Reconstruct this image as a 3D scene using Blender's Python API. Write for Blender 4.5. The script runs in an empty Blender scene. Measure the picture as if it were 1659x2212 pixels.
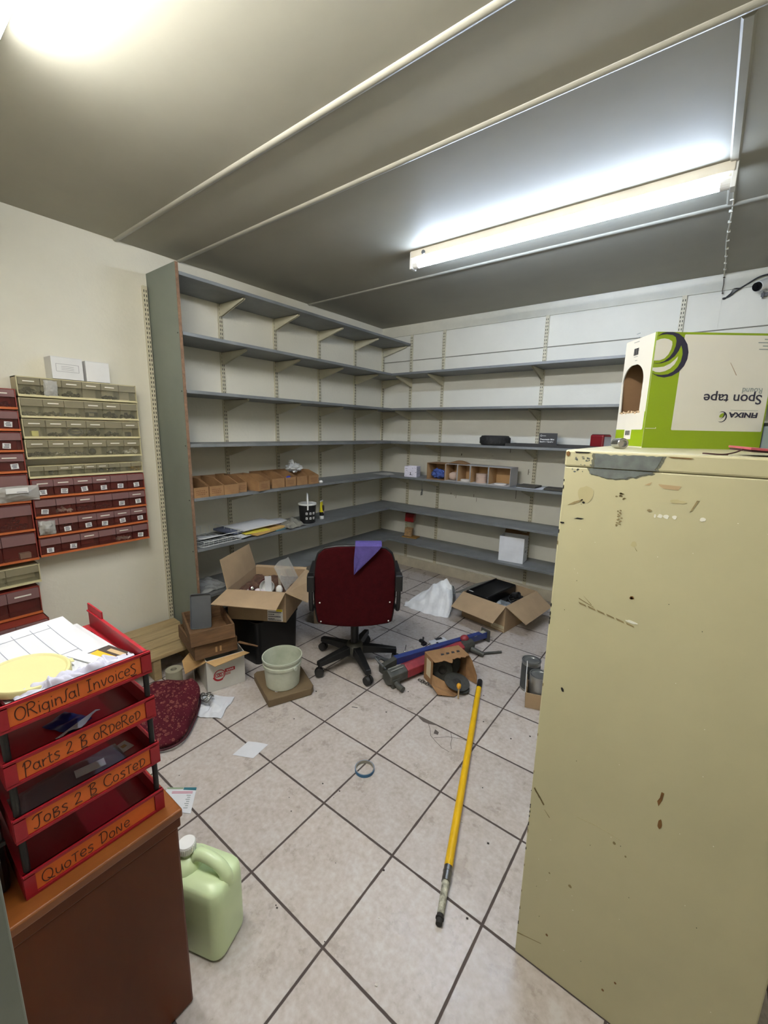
import bpy, bmesh, math, random
from mathutils import Vector, Matrix, noise
R = math.radians
rnd = random.Random(7)
C = bpy.context.scene.collection
sc = bpy.context.scene

# ------------------------------------------------------------------ camera
cam_d = bpy.data.cameras.new('camera')
cam_d.sensor_fit = 'HORIZONTAL'; cam_d.sensor_width = 36.0
cam_d.lens = 900.576 / 1659 * 36.0
cam_d.clip_start = 0.02
cam = bpy.data.objects.new('camera', cam_d); C.objects.link(cam)
right = Vector((0.7943988, 0.6070575, 0.0202902)); up = Vector((-0.1323806, 0.1404385, 0.9811995)); fwd = Vector((-0.592795, 0.7821497, -0.1919268))
m = Matrix((right, up, -fwd)).transposed().to_4x4()
m.translation = Vector((2.77498, -3.60303, 1.42982))
cam.matrix_world = m
sc.camera = cam

# ------------------------------------------------------------------ exposure, world
sc.view_settings.view_transform = 'Standard'
sc.view_settings.look = 'None'
sc.view_settings.gamma = 1.0
sc.view_settings.use_curve_mapping = False
sc.view_settings.exposure = 0.84
world = bpy.data.worlds.new('world'); sc.world = world
world.use_nodes = True
sc.cycles.diffuse_bounces = 8
bg = world.node_tree.nodes['Background']
bg.inputs[0].default_value = (0.95, 0.93, 0.86, 1)
bg.inputs[1].default_value = 0.2
TUBE_FAR = 42.0      # radiance of the far fluorescent tube
TUBE_NEAR = 102.0    # radiance of the tube nearest the door

# ------------------------------------------------------------------ materials
def lin(c):
    return tuple(((v/255)/12.92 if v/255 <= .04045 else ((v/255+.055)/1.055)**2.4) for v in c)
MATS = {}
def mat(name, rgb, rough=.5, metal=0., var=.08, vs=6., bump=0., bs=60., spec=.5, rgb2=None, coat=0., stretch=None):
    if name in MATS: return MATS[name]
    M = bpy.data.materials.new(name); M.use_nodes = True
    nt = M.node_tree; N = nt.nodes; L = nt.links
    b = N['Principled BSDF']
    b.inputs['Roughness'].default_value = rough
    b.inputs['Metallic'].default_value = metal
    b.inputs['Specular IOR Level'].default_value = spec
    b.inputs['Coat Weight'].default_value = coat
    c = lin(rgb)
    tc = N.new('ShaderNodeTexCoord'); mp = N.new('ShaderNodeMapping')
    L.new(tc.outputs['Object'], mp.inputs['Vector'])
    if stretch: mp.inputs['Scale'].default_value = stretch
    nz = N.new('ShaderNodeTexNoise'); nz.inputs['Scale'].default_value = vs; nz.inputs['Detail'].default_value = 6
    nz.inputs['Roughness'].default_value = .62
    L.new(mp.outputs[0], nz.inputs['Vector'])
    rp = N.new('ShaderNodeMapRange'); rp.inputs[1].default_value = .3; rp.inputs[2].default_value = .7
    L.new(nz.outputs['Fac'], rp.inputs[0])
    mx = N.new('ShaderNodeMix'); mx.data_type = 'RGBA'
    lo = lin(rgb2) if rgb2 else tuple(v*(1-var*2) for v in c)
    mx.inputs[6].default_value = (*lo, 1); mx.inputs[7].default_value = (*(c if rgb2 else tuple(min(1, v*(1+var*.5)) for v in c)), 1)
    L.new(rp.outputs[0], mx.inputs[0]); L.new(mx.outputs[2], b.inputs['Base Color'])
    if bump:
        n2 = N.new('ShaderNodeTexNoise'); n2.inputs['Scale'].default_value = bs; n2.inputs['Detail'].default_value = 5
        L.new(mp.outputs[0], n2.inputs['Vector'])
        bp = N.new('ShaderNodeBump'); bp.inputs['Strength'].default_value = bump; bp.inputs['Distance'].default_value = .01
        L.new(n2.outputs['Fac'], bp.inputs['Height']); L.new(bp.outputs[0], b.inputs['Normal'])
    MATS[name] = M
    return M
def film(name, rgb, alpha, rough=.15):
    if name in MATS: return MATS[name]
    M = mat(name, rgb, rough, var=.05)
    nt = M.node_tree; N = nt.nodes; L = nt.links
    t = N.new('ShaderNodeBsdfTransparent'); mx = N.new('ShaderNodeMixShader'); mx.inputs[0].default_value = alpha
    L.new(t.outputs[0], mx.inputs[1]); L.new(N['Principled BSDF'].outputs[0], mx.inputs[2])
    L.new(mx.outputs[0], N['Material Output'].inputs[0])
    return M
def emit(name, rgb, st):
    M = bpy.data.materials.new(name); M.use_nodes = True
    b = M.node_tree.nodes['Principled BSDF']
    b.inputs['Base Color'].default_value = (.9, .9, .9, 1)
    b.inputs['Emission Color'].default_value = (*rgb, 1); b.inputs['Emission Strength'].default_value = st
    return M

# ------------------------------------------------------------------ mesh helpers
class MB:
    def __init__(s): s.v = []; s.f = []; s.m = []
    def add(s, vs, fs, mi=0):
        k = len(s.v); s.v += [tuple(v) for v in vs]
        s.f += [tuple(i+k for i in f) for f in fs]; s.m += [mi]*len(fs); return s
    def box(s, x0, x1, y0, y1, z0, z1, mi=0):
        vs = [(x, y, z) for x in (x0, x1) for y in (y0, y1) for z in (z0, z1)]
        return s.add(vs, [(0,1,3,2),(4,6,7,5),(0,4,5,1),(2,3,7,6),(0,2,6,4),(1,5,7,3)], mi)
    def obox(s, c, ux, uy, uz, mi=0):
        c, ux, uy, uz = map(Vector, (c, ux, uy, uz))
        vs = [c+ux*i+uy*j+uz*k for i in (-1,1) for j in (-1,1) for k in (-1,1)]
        return s.add(vs, [(0,1,3,2),(4,6,7,5),(0,4,5,1),(2,3,7,6),(0,2,6,4),(1,5,7,3)], mi)
    def slab(s, pts, d, mi=0):
        n = len(pts); d = Vector(d); P = [Vector(p) for p in pts]
        vs = P + [p+d for p in P]
        fs = [tuple(range(n-1, -1, -1)), tuple(range(n, 2*n))] + [(i, (i+1) % n, n+(i+1) % n, n+i) for i in range(n)]
        return s.add(vs, fs, mi)
    def ring(s, path, rads, n=10, closed=False, mi=0, caps=True, flat=1.):
        P = [Vector(p) for p in path]; k = len(P); vs = []; fs = []
        if not isinstance(rads, (list, tuple)): rads = [rads]*k
        prev = None
        for i, p in enumerate(P):
            a = P[i-1] if (i > 0 or closed) else P[i]; b = P[(i+1) % k] if (i < k-1 or closed) else P[i]
            t = (b-a).normalized()
            if prev is None:
                u = t.orthogonal().normalized()
            else:
                u = (prev - t*prev.dot(t))
                u = u.normalized() if u.length > 1e-6 else t.orthogonal().normalized()
            prev = u; w = t.cross(u)
            for j in range(n):
                an = 2*math.pi*j/n
                vs.append(p+(u*math.cos(an)+w*math.sin(an)*flat)*rads[i])
        for i in range(k if closed else k-1):
            for j in range(n):
                a = i*n+j; b = i*n+(j+1) % n; c = ((i+1) % k)*n
                fs.append((a, b, c+(j+1) % n, c+j))
        if caps and not closed:
            fs.append(tuple(range(n-1, -1, -1))); fs.append(tuple(range((k-1)*n, k*n)))
        return s.add(vs, fs, mi)
    def cyl(s, a, b, r0, r1=None, n=24, mi=0): return s.ring([a, b], [r0, r0 if r1 is None else r1], n, mi=mi)
    def lathe(s, prof, n=36, c=(0,0,0), mi=0):
        c = Vector(c); vs = []; fs = []
        for r, z in prof:
            for j in range(n):
                a = 2*math.pi*j/n; vs.append(c+Vector((r*math.cos(a), r*math.sin(a), z)))
        for i in range(len(prof)-1):
            for j in range(n):
                fs.append((i*n+j, i*n+(j+1) % n, (i+1)*n+(j+1) % n, (i+1)*n+j))
        ringed = prof[0] == prof[-1]
        if prof[0][0] > 1e-5 and not ringed: fs.append(tuple(range(n-1, -1, -1)))
        if prof[-1][0] > 1e-5 and not ringed: fs.append(tuple(range((len(prof)-1)*n, len(prof)*n)))
        return s.add(vs, fs, mi)
    def sheet(s, fn, nu, nv, th=.001, mi=0):
        top = [Vector(fn(i/nu, j/nv)) for i in range(nu+1) for j in range(nv+1)]
        vs = top + [p-Vector((0,0,th)) for p in top]; o = len(top); fs = []
        I = lambda i, j: i*(nv+1)+j
        for i in range(nu):
            for j in range(nv):
                q = (I(i,j), I(i+1,j), I(i+1,j+1), I(i,j+1)); fs.append(q); fs.append(tuple(o+k for k in reversed(q)))
        for i in range(nu):
            fs.append((I(i+1,0), I(i,0), o+I(i,0), o+I(i+1,0))); fs.append((I(i,nv), I(i+1,nv), o+I(i+1,nv), o+I(i,nv)))
        for j in range(nv):
            fs.append((I(0,j), I(0,j+1), o+I(0,j+1), o+I(0,j))); fs.append((I(nu,j+1), I(nu,j), o+I(nu,j), o+I(nu,j+1)))
        return s.add(vs, fs, mi)
    def ball(s, c, r, n=16, k=10, amp=0., fq=3., sq=1., mi=0, seed=0):
        c = Vector(c); r = Vector(r if not isinstance(r, (int, float)) else (r, r, r)); vs = []; fs = []
        pw = lambda v: math.copysign(abs(v)**sq, v)
        for i in range(k+1):
            th = math.pi*i/k
            for j in range(n):
                ph = 2*math.pi*j/n
                d = Vector((pw(math.sin(th))*pw(math.cos(ph)), pw(math.sin(th))*pw(math.sin(ph)), pw(math.cos(th))))
                a = 1+amp*noise.noise(d*fq+Vector((seed, seed*1.7, 0)))
                vs.append(c+Vector((d.x*r.x*a, d.y*r.y*a, d.z*r.z*a)))
        for i in range(k):
            for j in range(n):
                fs.append((i*n+j, (i+1)*n+j, (i+1)*n+(j+1) % n, i*n+(j+1) % n))
        return s.add(vs, fs, mi)
def obj(name, mb, mats, parent=None, smooth=None, bevel=0., loc=None, seg=2):
    me = bpy.data.meshes.new(name); me.from_pydata(mb.v, [], mb.f)
    ms = mats if isinstance(mats, (list, tuple)) else [mats]
    for x in ms: me.materials.append(x)
    for p, i in zip(me.polygons, mb.m): p.material_index = min(i, len(ms)-1)
    bm = bmesh.new(); bm.from_mesh(me)
    bmesh.ops.remove_doubles(bm, verts=bm.verts, dist=1e-6)
    bmesh.ops.recalc_face_normals(bm, faces=bm.faces)
    if smooth is not None:
        for f in bm.faces: f.smooth = True
        for e in bm.edges:
            if len(e.link_faces) != 2 or e.calc_face_angle(0) > R(smooth): e.smooth = False
    bm.to_mesh(me); bm.free()
    o = bpy.data.objects.new(name, me); C.objects.link(o)
    if parent: o.parent = parent
    if loc: o.location = loc
    if bevel:
        md = o.modifiers.new('bevel', 'BEVEL'); md.width = bevel; md.segments = seg; md.limit_method = 'ANGLE'; md.angle_limit = R(40)
    return o
def tag(o, label, cat, group=None, kind=None):
    o['label'] = label; o['category'] = cat
    if group: o['group'] = group
    if kind: o['kind'] = kind
    return o
def thing(name, label, cat, loc=(0,0,0), rz=0., group=None):
    o = bpy.data.objects.new(name, None); C.objects.link(o); o.empty_display_size = .05
    o.location = loc; o.rotation_euler = (0, 0, rz)
    return tag(o, label, cat, group)
def struct(name, mb, m, bevel=0., smooth=None):
    o = obj(name, mb, m, bevel=bevel, smooth=smooth); o['kind'] = 'structure'; return o
def place(o, loc, rz=0.):
    o.location = loc; o.rotation_euler = (0, 0, rz); return o
def text(name, s, size, m, parent, org, ux, uy, extr=.0003, bold=0., shear=0., width=None):
    cu = bpy.data.curves.new(name, 'FONT'); cu.body = s; cu.size = size; cu.extrude = extr; cu.offset = bold; cu.shear = shear
    t = bpy.data.objects.new('t', cu); C.objects.link(t)
    dg = bpy.context.evaluated_depsgraph_get(); dg.update()
    me = bpy.data.meshes.new_from_object(t.evaluated_get(dg))
    bpy.data.objects.remove(t); bpy.data.curves.remove(cu)
    if width:
        xs = [v.co.x for v in me.vertices]; me.transform(Matrix.Scale(width/(max(xs)-min(xs)), 4, (1, 0, 0)))
    ux = Vector(ux).normalized(); uy = Vector(uy).normalized(); uz = ux.cross(uy)
    Mx = Matrix((ux, uy, uz)).transposed().to_4x4(); Mx.translation = Vector(org)
    me.transform(Mx); me.name = name
    me.materials.clear(); me.materials.append(m)
    o = bpy.data.objects.new(name, me); C.objects.link(o)
    if parent: o.parent = parent
    return o
def arc(cx, cy, rx, ry, a0, a1, n=14): return [(cx+rx*math.cos(R(a0+(a1-a0)*i/n)), cy+ry*math.sin(R(a0+(a1-a0)*i/n))) for i in range(n+1)]
def rrect(x0, x1, y0, y1, r, n=5):
    o = []
    for cx, cy, a in ((x1-r, y0+r, -90), (x1-r, y1-r, 0), (x0+r, y1-r, 90), (x0+r, y0+r, 180)): o += arc(cx, cy, r, r, a, a+90, n)
    return o
def smooth_path(pts, k=6):
    P = [Vector(p) for p in pts]; P = [P[0]*2-P[1]]+P+[P[-1]*2-P[-2]]; o = []
    for i in range(1, len(P)-2):
        a, b, c, d = P[i-1:i+3]
        for j in range(k):
            t = j/k
            o.append(.5*((2*b)+(c-a)*t+(2*a-5*b+4*c-d)*t*t+(3*b-a-3*c+d)*t**3))
    o.append(P[-2]); return o
def nz(x, y, s=0., q=1.): return noise.noise(Vector((x*q, y*q, s)))
def crumple(w, d, h, seed, nu=22, nv=18, fq=7., lift=0.):
    def fn(u, v):
        x = (u-.5)*w; y = (v-.5)*d
        e = min(u, 1-u, v, 1-v)
        r = abs(nz(x, y, seed, fq/w*.22))*1.6+.5*abs(nz(x, y, seed+9, fq/w*.5))
        return (x+.06*w*nz(x, y, seed+3, 3/w), y+.06*d*nz(x, y, seed+5, 3/w), .002+h*r*min(1, .25+e*4)+lift*math.sin(math.pi*u)*math.sin(math.pi*v))
    return MB().sheet(fn, nu, nv, .0012)

# ------------------------------------------------------------------ palette
kraft = mat('kraft cardboard', (163, 139, 109), .85, var=.07, vs=9, bump=.05, bs=90)
kraft_in = mat('cardboard inside', (152, 128, 98), .9, var=.08, vs=7)
kraft_old = mat('aged kraft board', (148, 112, 74), .85, var=.14, vs=14)
kraft_edge = mat('cardboard cut edge', (190, 160, 118), .9)
shelf_grey = mat('grey shelf paint', (120, 123, 124), .45, var=.12, vs=5, bump=.03, rgb2=(94, 97, 98))
cream_metal = mat('cream metal', (196, 190, 165), .45, var=.06)
slot_dark = mat('slot shade and dark parts', (40, 38, 34), .8)  # near-black: painted shade inside slots, own colour of screws, hubs and thread
panel_grey = mat('grey green board', (118, 124, 114), .55, var=.05, vs=4)
chip_edge = mat('raw chipboard edge', (126, 98, 76), .85, var=.2, vs=60)
black_pl = mat('black plastic', (22, 22, 23), .45, var=.1, vs=10)
black_dust = mat('dusty black plastic', (38, 37, 36), .6, var=.2, vs=14)
dark_rub = mat('dark rubber', (34, 33, 31), .8, var=.2, vs=30, bump=.2, bs=80)
white_pl = mat('white plastic', (226, 226, 222), .4, var=.03)
white_card = mat('white card', (218, 217, 214), .7, var=.04)
paper_w = mat('white paper', (206, 208, 212), .8, var=.03, vs=20)
ink = mat('dark ink', (40, 40, 44), .7)
chrome = mat('chrome', (190, 190, 188), .18, 1., var=.05)
steel = mat('dull steel', (150, 149, 145), .38, 1., var=.15, vs=20)
grey_pl = mat('grey plastic', (88, 90, 92), .5, var=.1)
red_pl = mat('red plastic', (152, 22, 36), .38, var=.06)
orange_lab = mat('orange label paper', (216, 106, 42), .7, var=.06, vs=20)
marker = mat('brown marker ink', (64, 26, 14), .6)
clear_film = film('clear film', (225, 228, 228), .28, .12)
clear_pl = film('clear plastic', (190, 186, 170), .34, .2)
timber = mat('old timber', (110, 80, 50), .75, var=.25, vs=7, stretch=(1, 9, 9), bump=.15, bs=25)
timber_pale = mat('pale rough timber', (170, 148, 108), .8, var=.16, vs=6, stretch=(8, 1, 8), bump=.15, bs=25)

# ------------------------------------------------------------------ room shell
H = 2.443
# floor: square tiles 0.33 m, grout grid through (1.446, -2.303)
def floor_mat():
    M = bpy.data.materials.new('ceramic floor tiles'); M.use_nodes = True
    nt = M.node_tree; N = nt.nodes; L = nt.links; b = N['Principled BSDF']
    tc = N.new('ShaderNodeTexCoord'); sx = N.new('ShaderNodeSeparateXYZ')
    wob = N.new('ShaderNodeTexNoise'); wob.inputs['Scale'].default_value = 14; wob.inputs['Detail'].default_value = 4
    L.new(tc.outputs['Object'], wob.inputs['Vector']); L.new(tc.outputs['Object'], sx.inputs[0])
    def mth(op, a, c=None, d=None):
        n = N.new('ShaderNodeMath'); n.operation = op
        for i, v in enumerate((a, c, d)):
            if v is None: continue
            if isinstance(v, (int, float)): n.inputs[i].default_value = v
            else: L.new(v, n.inputs[i])
        return n.outputs[0]
    w = mth('MULTIPLY', mth('SUBTRACT', wob.outputs['Fac'], .5), .004)
    T = .33
    def edge(s, o):
        q = mth('DIVIDE', mth('SUBTRACT', s, o), T)
        fr = mth('FRACT', q); return mth('MULTIPLY', mth('MINIMUM', fr, mth('SUBTRACT', 1., fr)), T), mth('FLOOR', q)
    ex, ix = edge(sx.outputs[0], 1.4461); ey, iy = edge(sx.outputs[1], -2.3032)
    dist = mth('ADD', mth('MINIMUM', ex, ey), w)
    mr = N.new('ShaderNodeMapRange'); mr.inputs[1].default_value = .0032; mr.inputs[2].default_value = .0046
    L.new(dist, mr.inputs[0])
    wn = N.new('ShaderNodeTexWhiteNoise'); cb = N.new('ShaderNodeCombineXYZ'); L.new(ix, cb.inputs[0]); L.new(iy, cb.inputs[1]); L.new(cb.outputs[0], wn.inputs['Vector'])
    n1 = N.new('ShaderNodeTexNoise'); n1.inputs['Scale'].default_value = 9; n1.inputs['Detail'].default_value = 8; n1.inputs['Roughness'].default_value = .7
    off = N.new('ShaderNodeVectorMath'); off.operation = 'ADD'; L.new(tc.outputs['Object'], off.inputs[0])
    sc3 = N.new('ShaderNodeVectorMath'); sc3.operation = 'SCALE'; sc3.inputs[3].default_value = 5.; L.new(wn.outputs['Color'], sc3.inputs[0]); L.new(sc3.outputs[0], off.inputs[1])
    L.new(off.outputs[0], n1.inputs['Vector'])
    n2 = N.new('ShaderNodeTexNoise'); n2.inputs['Scale'].default_value = 60; n2.inputs['Detail'].default_value = 5; L.new(off.outputs[0], n2.inputs['Vector'])
    cr = N.new('ShaderNodeValToRGB'); e = cr.color_ramp.elements
    e[0].position = .36; e[0].color = (*lin((167, 157, 147)), 1); e[1].position = .64; e[1].color = (*lin((192, 187, 182)), 1)
    k = cr.color_ramp.elements.new(.5); k.color = (*lin((181, 172, 165)), 1)
    L.new(mth('ADD', mth('MULTIPLY', n1.outputs['Fac'], .5), mth('MULTIPLY', n2.outputs['Fac'], .5)), cr.inputs[0])
    hv = N.new('ShaderNodeHueSaturation'); L.new(cr.outputs[0], hv.inputs['Color'])
    L.new(mth('ADD', mth('MULTIPLY', wn.outputs['Value'], .10), .95), hv.inputs['Value'])
    mx = N.new('ShaderNodeMix'); mx.data_type = 'RGBA'; mx.inputs[6].default_value = (*lin((74, 64, 60)), 1)
    L.new(mr.outputs[0], mx.inputs[0]); L.new(hv.outputs[0], mx.inputs[7]); L.new(mx.outputs[2], b.inputs['Base Color'])
    rr = N.new('ShaderNodeMapRange'); rr.inputs[1].default_value = .35; rr.inputs[2].default_value = .65; rr.inputs[3].default_value = .24; rr.inputs[4].default_value = .42
    L.new(n1.outputs['Fac'], rr.inputs[0])
    rg = mth('ADD', mth('MULTIPLY', rr.outputs[0], mr.outputs[0]), mth('MULTIPLY', mth('SUBTRACT', 1., mr.outputs[0]), .85)); L.new(rg, b.inputs['Roughness'])
    bp = N.new('ShaderNodeBump'); bp.inputs['Strength'].default_value = .5; bp.inputs['Distance'].default_value = .003
    L.new(mth('ADD', mr.outputs[0], mth('MULTIPLY', n2.outputs['Fac'], .12)), bp.inputs['Height']); L.new(bp.outputs[0], b.inputs['Normal'])
    return M
wall_m = mat('cream wall paint', (216, 212, 196), .62, var=.03, vs=2.2, bump=.12, bs=45)
wall_b = mat('off white wall panel', (210, 208, 196), .6, var=.04, vs=2.5, bump=.1, bs=40)
ceil_m = mat('olive grey gloss ceiling paint', (160, 157, 143), .55, var=.05, vs=1.6, bump=.12, bs=7, spec=.16)
trim_m = mat('cream gloss trim', (206, 202, 184), .38, var=.05, vs=8)
struct('floor', MB().box(-.1, 3.7, -4.3, .1, -.1, 0), floor_mat())
struct('ceiling', MB().box(-.1, 3.7, -4.3, .1, H, H+.1), ceil_m)
struct('wall_left', MB().box(-.1, 0, -4.3, .1, 0, H), wall_m)
struct('wall_back', MB().box(0, 3.7, 0, .1, 0, H), wall_b)
struct('wall_right', MB().box(3.6, 3.7, -4.3, 0, 0, H), wall_m)
def bead(name, y):
    pr = [(-.014, 0), (-.012, -.005), (-.006, -.008), (0, -.009), (.006, -.008), (.012, -.005), (.014, 0)]
    struct(name, MB().slab([(0.002, y+a, H+b) for a, b in pr], (3.59, 0, 0)), trim_c, smooth=50)
trim_c = mat('painted ceiling strip', (150, 147, 133), .3, var=.05, vs=10)
for i, y in enumerate((-2.48, -2.122, -1.035)): bead('trim_%d' % (i+1), y)
struct('trim_4', MB().slab([(2.72-.016, -2.1, H), (2.72-.01, -2.1, H-.007), (2.72+.01, -2.1, H-.007), (2.72+.016, -2.1, H)], (0, 1.045, 0)), trim_c)
# fascia under the ceiling of the back wall, panel seams, skirting
struct('trim_5', MB().slab([(0, -.001, H), (0, -.03, H), (0, -.022, H-.05), (0, -.013, H-.093), (0, -.001, H-.093)], (3.6, 0, 0)), trim_m)
struct('trim_6', MB().box(0, 3.6, -.006, .0, 2.110, 2.116), mat('seam strip', (120, 117, 104), .7))
wm = MB()
for x, z, w, l in ((.95, 1.21, .006, .022), (1.26, 1.222, .012, .004), (.86, .83, .004, .02), (.90, .82, .008, .006), (.915, .80, .003, .035), (1.10, .83, .003, .03), (1.13, .79, .0025, .04), (1.50, .86, .003, .10), (1.60, 1.10, .01, .006), (1.592, 1.08, .004, .05), (1.42, 1.26, .003, .08)):
    wm.slab([(x-w, -.0002, z), (x+w*.7, -.0002, z+w*.4), (x+w, -.0002, z+l), (x-w*.6, -.0002, z+l*.9)], (0, -.0004, 0))
struct('trim_9', wm, mat('wall scuff', (112, 106, 92), .8))
struct('trim_7', MB().box(2.726, 2.731, -.003, 0, 2.116, 2.35), wall_b)
struct('baseboard_back', MB().box(0, 3.6, -.014, 0, 0, .1), mat('cream tile skirting', (196, 188, 168), .4, var=.1, vs=9), bevel=.003)
fw = MB().box(-.1, 2.12, -3.72, -3.58, 0, H).box(3.25, 3.7, -3.72, -3.58, 0, H).box(2.12, 3.25, -3.72, -3.58, 2.06, H)
struct('wall_front', fw, wall_m)
struct('door_1', MB().box(2.1205, 2.25, -3.72, -3.5595, 0, 2.059), mat('grey green door frame', (128, 134, 126), .5), bevel=.002)

# ------------------------------------------------------------------ fluorescent lights
def lamp(label, x0, x1, y, radiance, rgb):
    t = thing('fluorescent_light', label, 'light', ((x0+x1)/2, y, H))
    h = (x1-x0)/2
    obj('batten', MB().box(-h, h, -.032, .032, -.036, 0), mat('batten enamel', (222, 214, 196), .4), t, bevel=.003)
    obj('tube', MB().cyl((-h+.035, 0, -.064), (h-.035, 0, -.064), .0195, n=20), emit('glowing tube', rgb, radiance), t, smooth=40)
    for s in (-1, 1):
        obj('lamp_holder', MB().box(s*h-.008, s*h+.008, -.024, .024, -.09, -.0).cyl((s*(h-.008), 0, -.064), (s*(h-.04), 0, -.064), .022, n=18), white_pl, t, bevel=.002)
    obj('starter', MB().cyl((-h+.09, -.038, -.022), (-h+.09, -.03, -.022), .011, n=14), grey_pl, t)
    return t
lamp('lit fluorescent tube on a batten, fixed to the ceiling above the grey shelves', 1.275, 2.725, -1.392, TUBE_FAR, (.70, .84, 1.10))
lamp('lit fluorescent tube cut off by the upper left corner of the photo', 1.165, 2.5, -3.222, TUBE_NEAR, (.98, .98, .98))

# ------------------------------------------------------------------ adjustable shelving
def upright(label, x, y, z0, z1, side):
    t = thing('shelf_upright', label, 'shelf upright', (x, y, z0), 0 if side == 'back' else math.pi/2, 'slotted uprights of the shelving')
    h = z1-z0; b = MB().box(-.014, .014, -.015, -.0005, 0, h)
    obj('channel', b, cream_metal, t, bevel=.0015)
    s = MB(); z = .03
    while z < h-.03:
        for q in (-1, 1): s.box(q*.0065-.0022, q*.0065+.0022, -.0156, -.0146, z, z+.014)
        z += .026
    obj('slots', s, slot_dark, t)
    return t
ordn = ['first', 'second', 'third', 'fourth', 'fifth', 'sixth', 'seventh', 'eighth', 'ninth']
LU = (-1.86, -1.40, -.93, -.46, -.022)
for i, y in enumerate(LU): upright('slotted cream upright on the left wall, %s from the grey end board' % ordn[i], 0, y, .1, 2.35, 'left')
upright('slotted cream rail on the left wall, outside the grey end board', 0, -2.348, .12, 2.24, 'left')
RU = (.352, .714, 1.643, 2.531)
for i, x in enumerate(RU): upright('slotted cream upright on the back wall, %s from the corner' % ordn[i], x, 0, .1, 2.352, 'back')
def bracket(b, u, dep):   # folded steel bracket under the board, u along the shelf, depth towards +y local
    for s in (-1, 1):
        b.slab([(u+s*.006, .016, 0), (u+s*.006, dep, 0), (u+s*.006, dep, -.012), (u+s*.006, .04, -.078), (u+s*.006, .016, -.078)], (s*.0012, 0, 0))
    b.box(u-.0072, u+.0072, .016, dep, -.003, -.0005)
    return b
LZ = (2.27, 1.957, 1.639, 1.326, .998, .676, .358)
names7 = ['topmost', 'second', 'third', 'fourth', 'fifth', 'sixth', 'lowest']
for i, z in enumerate(LZ):
    lab = ['topmost grey shelf of the left wall, empty, close under the ceiling', 'empty grey shelf of the left wall, second from the top',
           'empty grey shelf of the left wall, third from the top', 'empty grey shelf of the left wall just above the brown bin boxes',
           'grey shelf of the left wall holding the row of brown bin boxes', 'grey shelf of the left wall holding papers, wire tray and black pail',
           'lowest grey shelf of the left wall, behind the open carton and chair'][i]
    t = thing('wall_shelf', lab, 'shelf', (0, -2.308, z), 0, 'grey shelves of the left wall')
    obj('board', MB().box(.0165, .3415, 0, 2.306, -.019, 0), shelf_grey, t, bevel=.0015)
    for y in LU:
        b = MB(); bracket(b, 0, .29 if y < -.1 else .30)
        o = obj('bracket', b, cream_metal, t); o.location = (0, y+2.308, -.0195); o.rotation_euler = (0, 0, -math.pi/2)
RZ = LZ[1:]
for i, z in enumerate(RZ):
    lab = ['topmost grey shelf of the back wall, empty', 'empty grey shelf of the back wall, second from the top', 'grey shelf of the back wall with the small tyre and black box',
           'grey shelf of the back wall with the row of grey disc boxes', 'empty grey shelf of the back wall, above the jar and white box', 'lowest grey shelf of the back wall, with the red-lidded jar and white box'][i]
    t = thing('wall_shelf', lab, 'shelf', (.343, 0, z), 0, 'grey shelves of the back wall')
    obj('board', MB().box(0, 3.24, -.312, -.0165, -.019, 0), shelf_grey, t, bevel=.0015)
    for x in RU:
        b = MB(); bracket(b, 0, .27)
        o = obj('bracket', b, cream_metal, t); o.location = (x-.343+(.012 if x < .4 else 0), 0, -.0195); o.rotation_euler = (0, 0, math.pi)
t = thing('end_board', 'tall grey green board closing the left end of the shelving', 'board', (0, -2.312, 0))
obj('board', MB().box(.001, .342, -.017, 0, 0.001, 2.312), panel_grey, t)
obj('edge_strip', MB().box(.342, .3445, -.017, 0, 0.001, 2.312), chip_edge, t)
for z in (1.957, 1.639, 1.326, .998, .676, .358):
    obj('screw', MB().cyl((.325, -.0185, z-.01), (.325, -.017, z-.01), .004, n=10), slot_dark, t)

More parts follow.
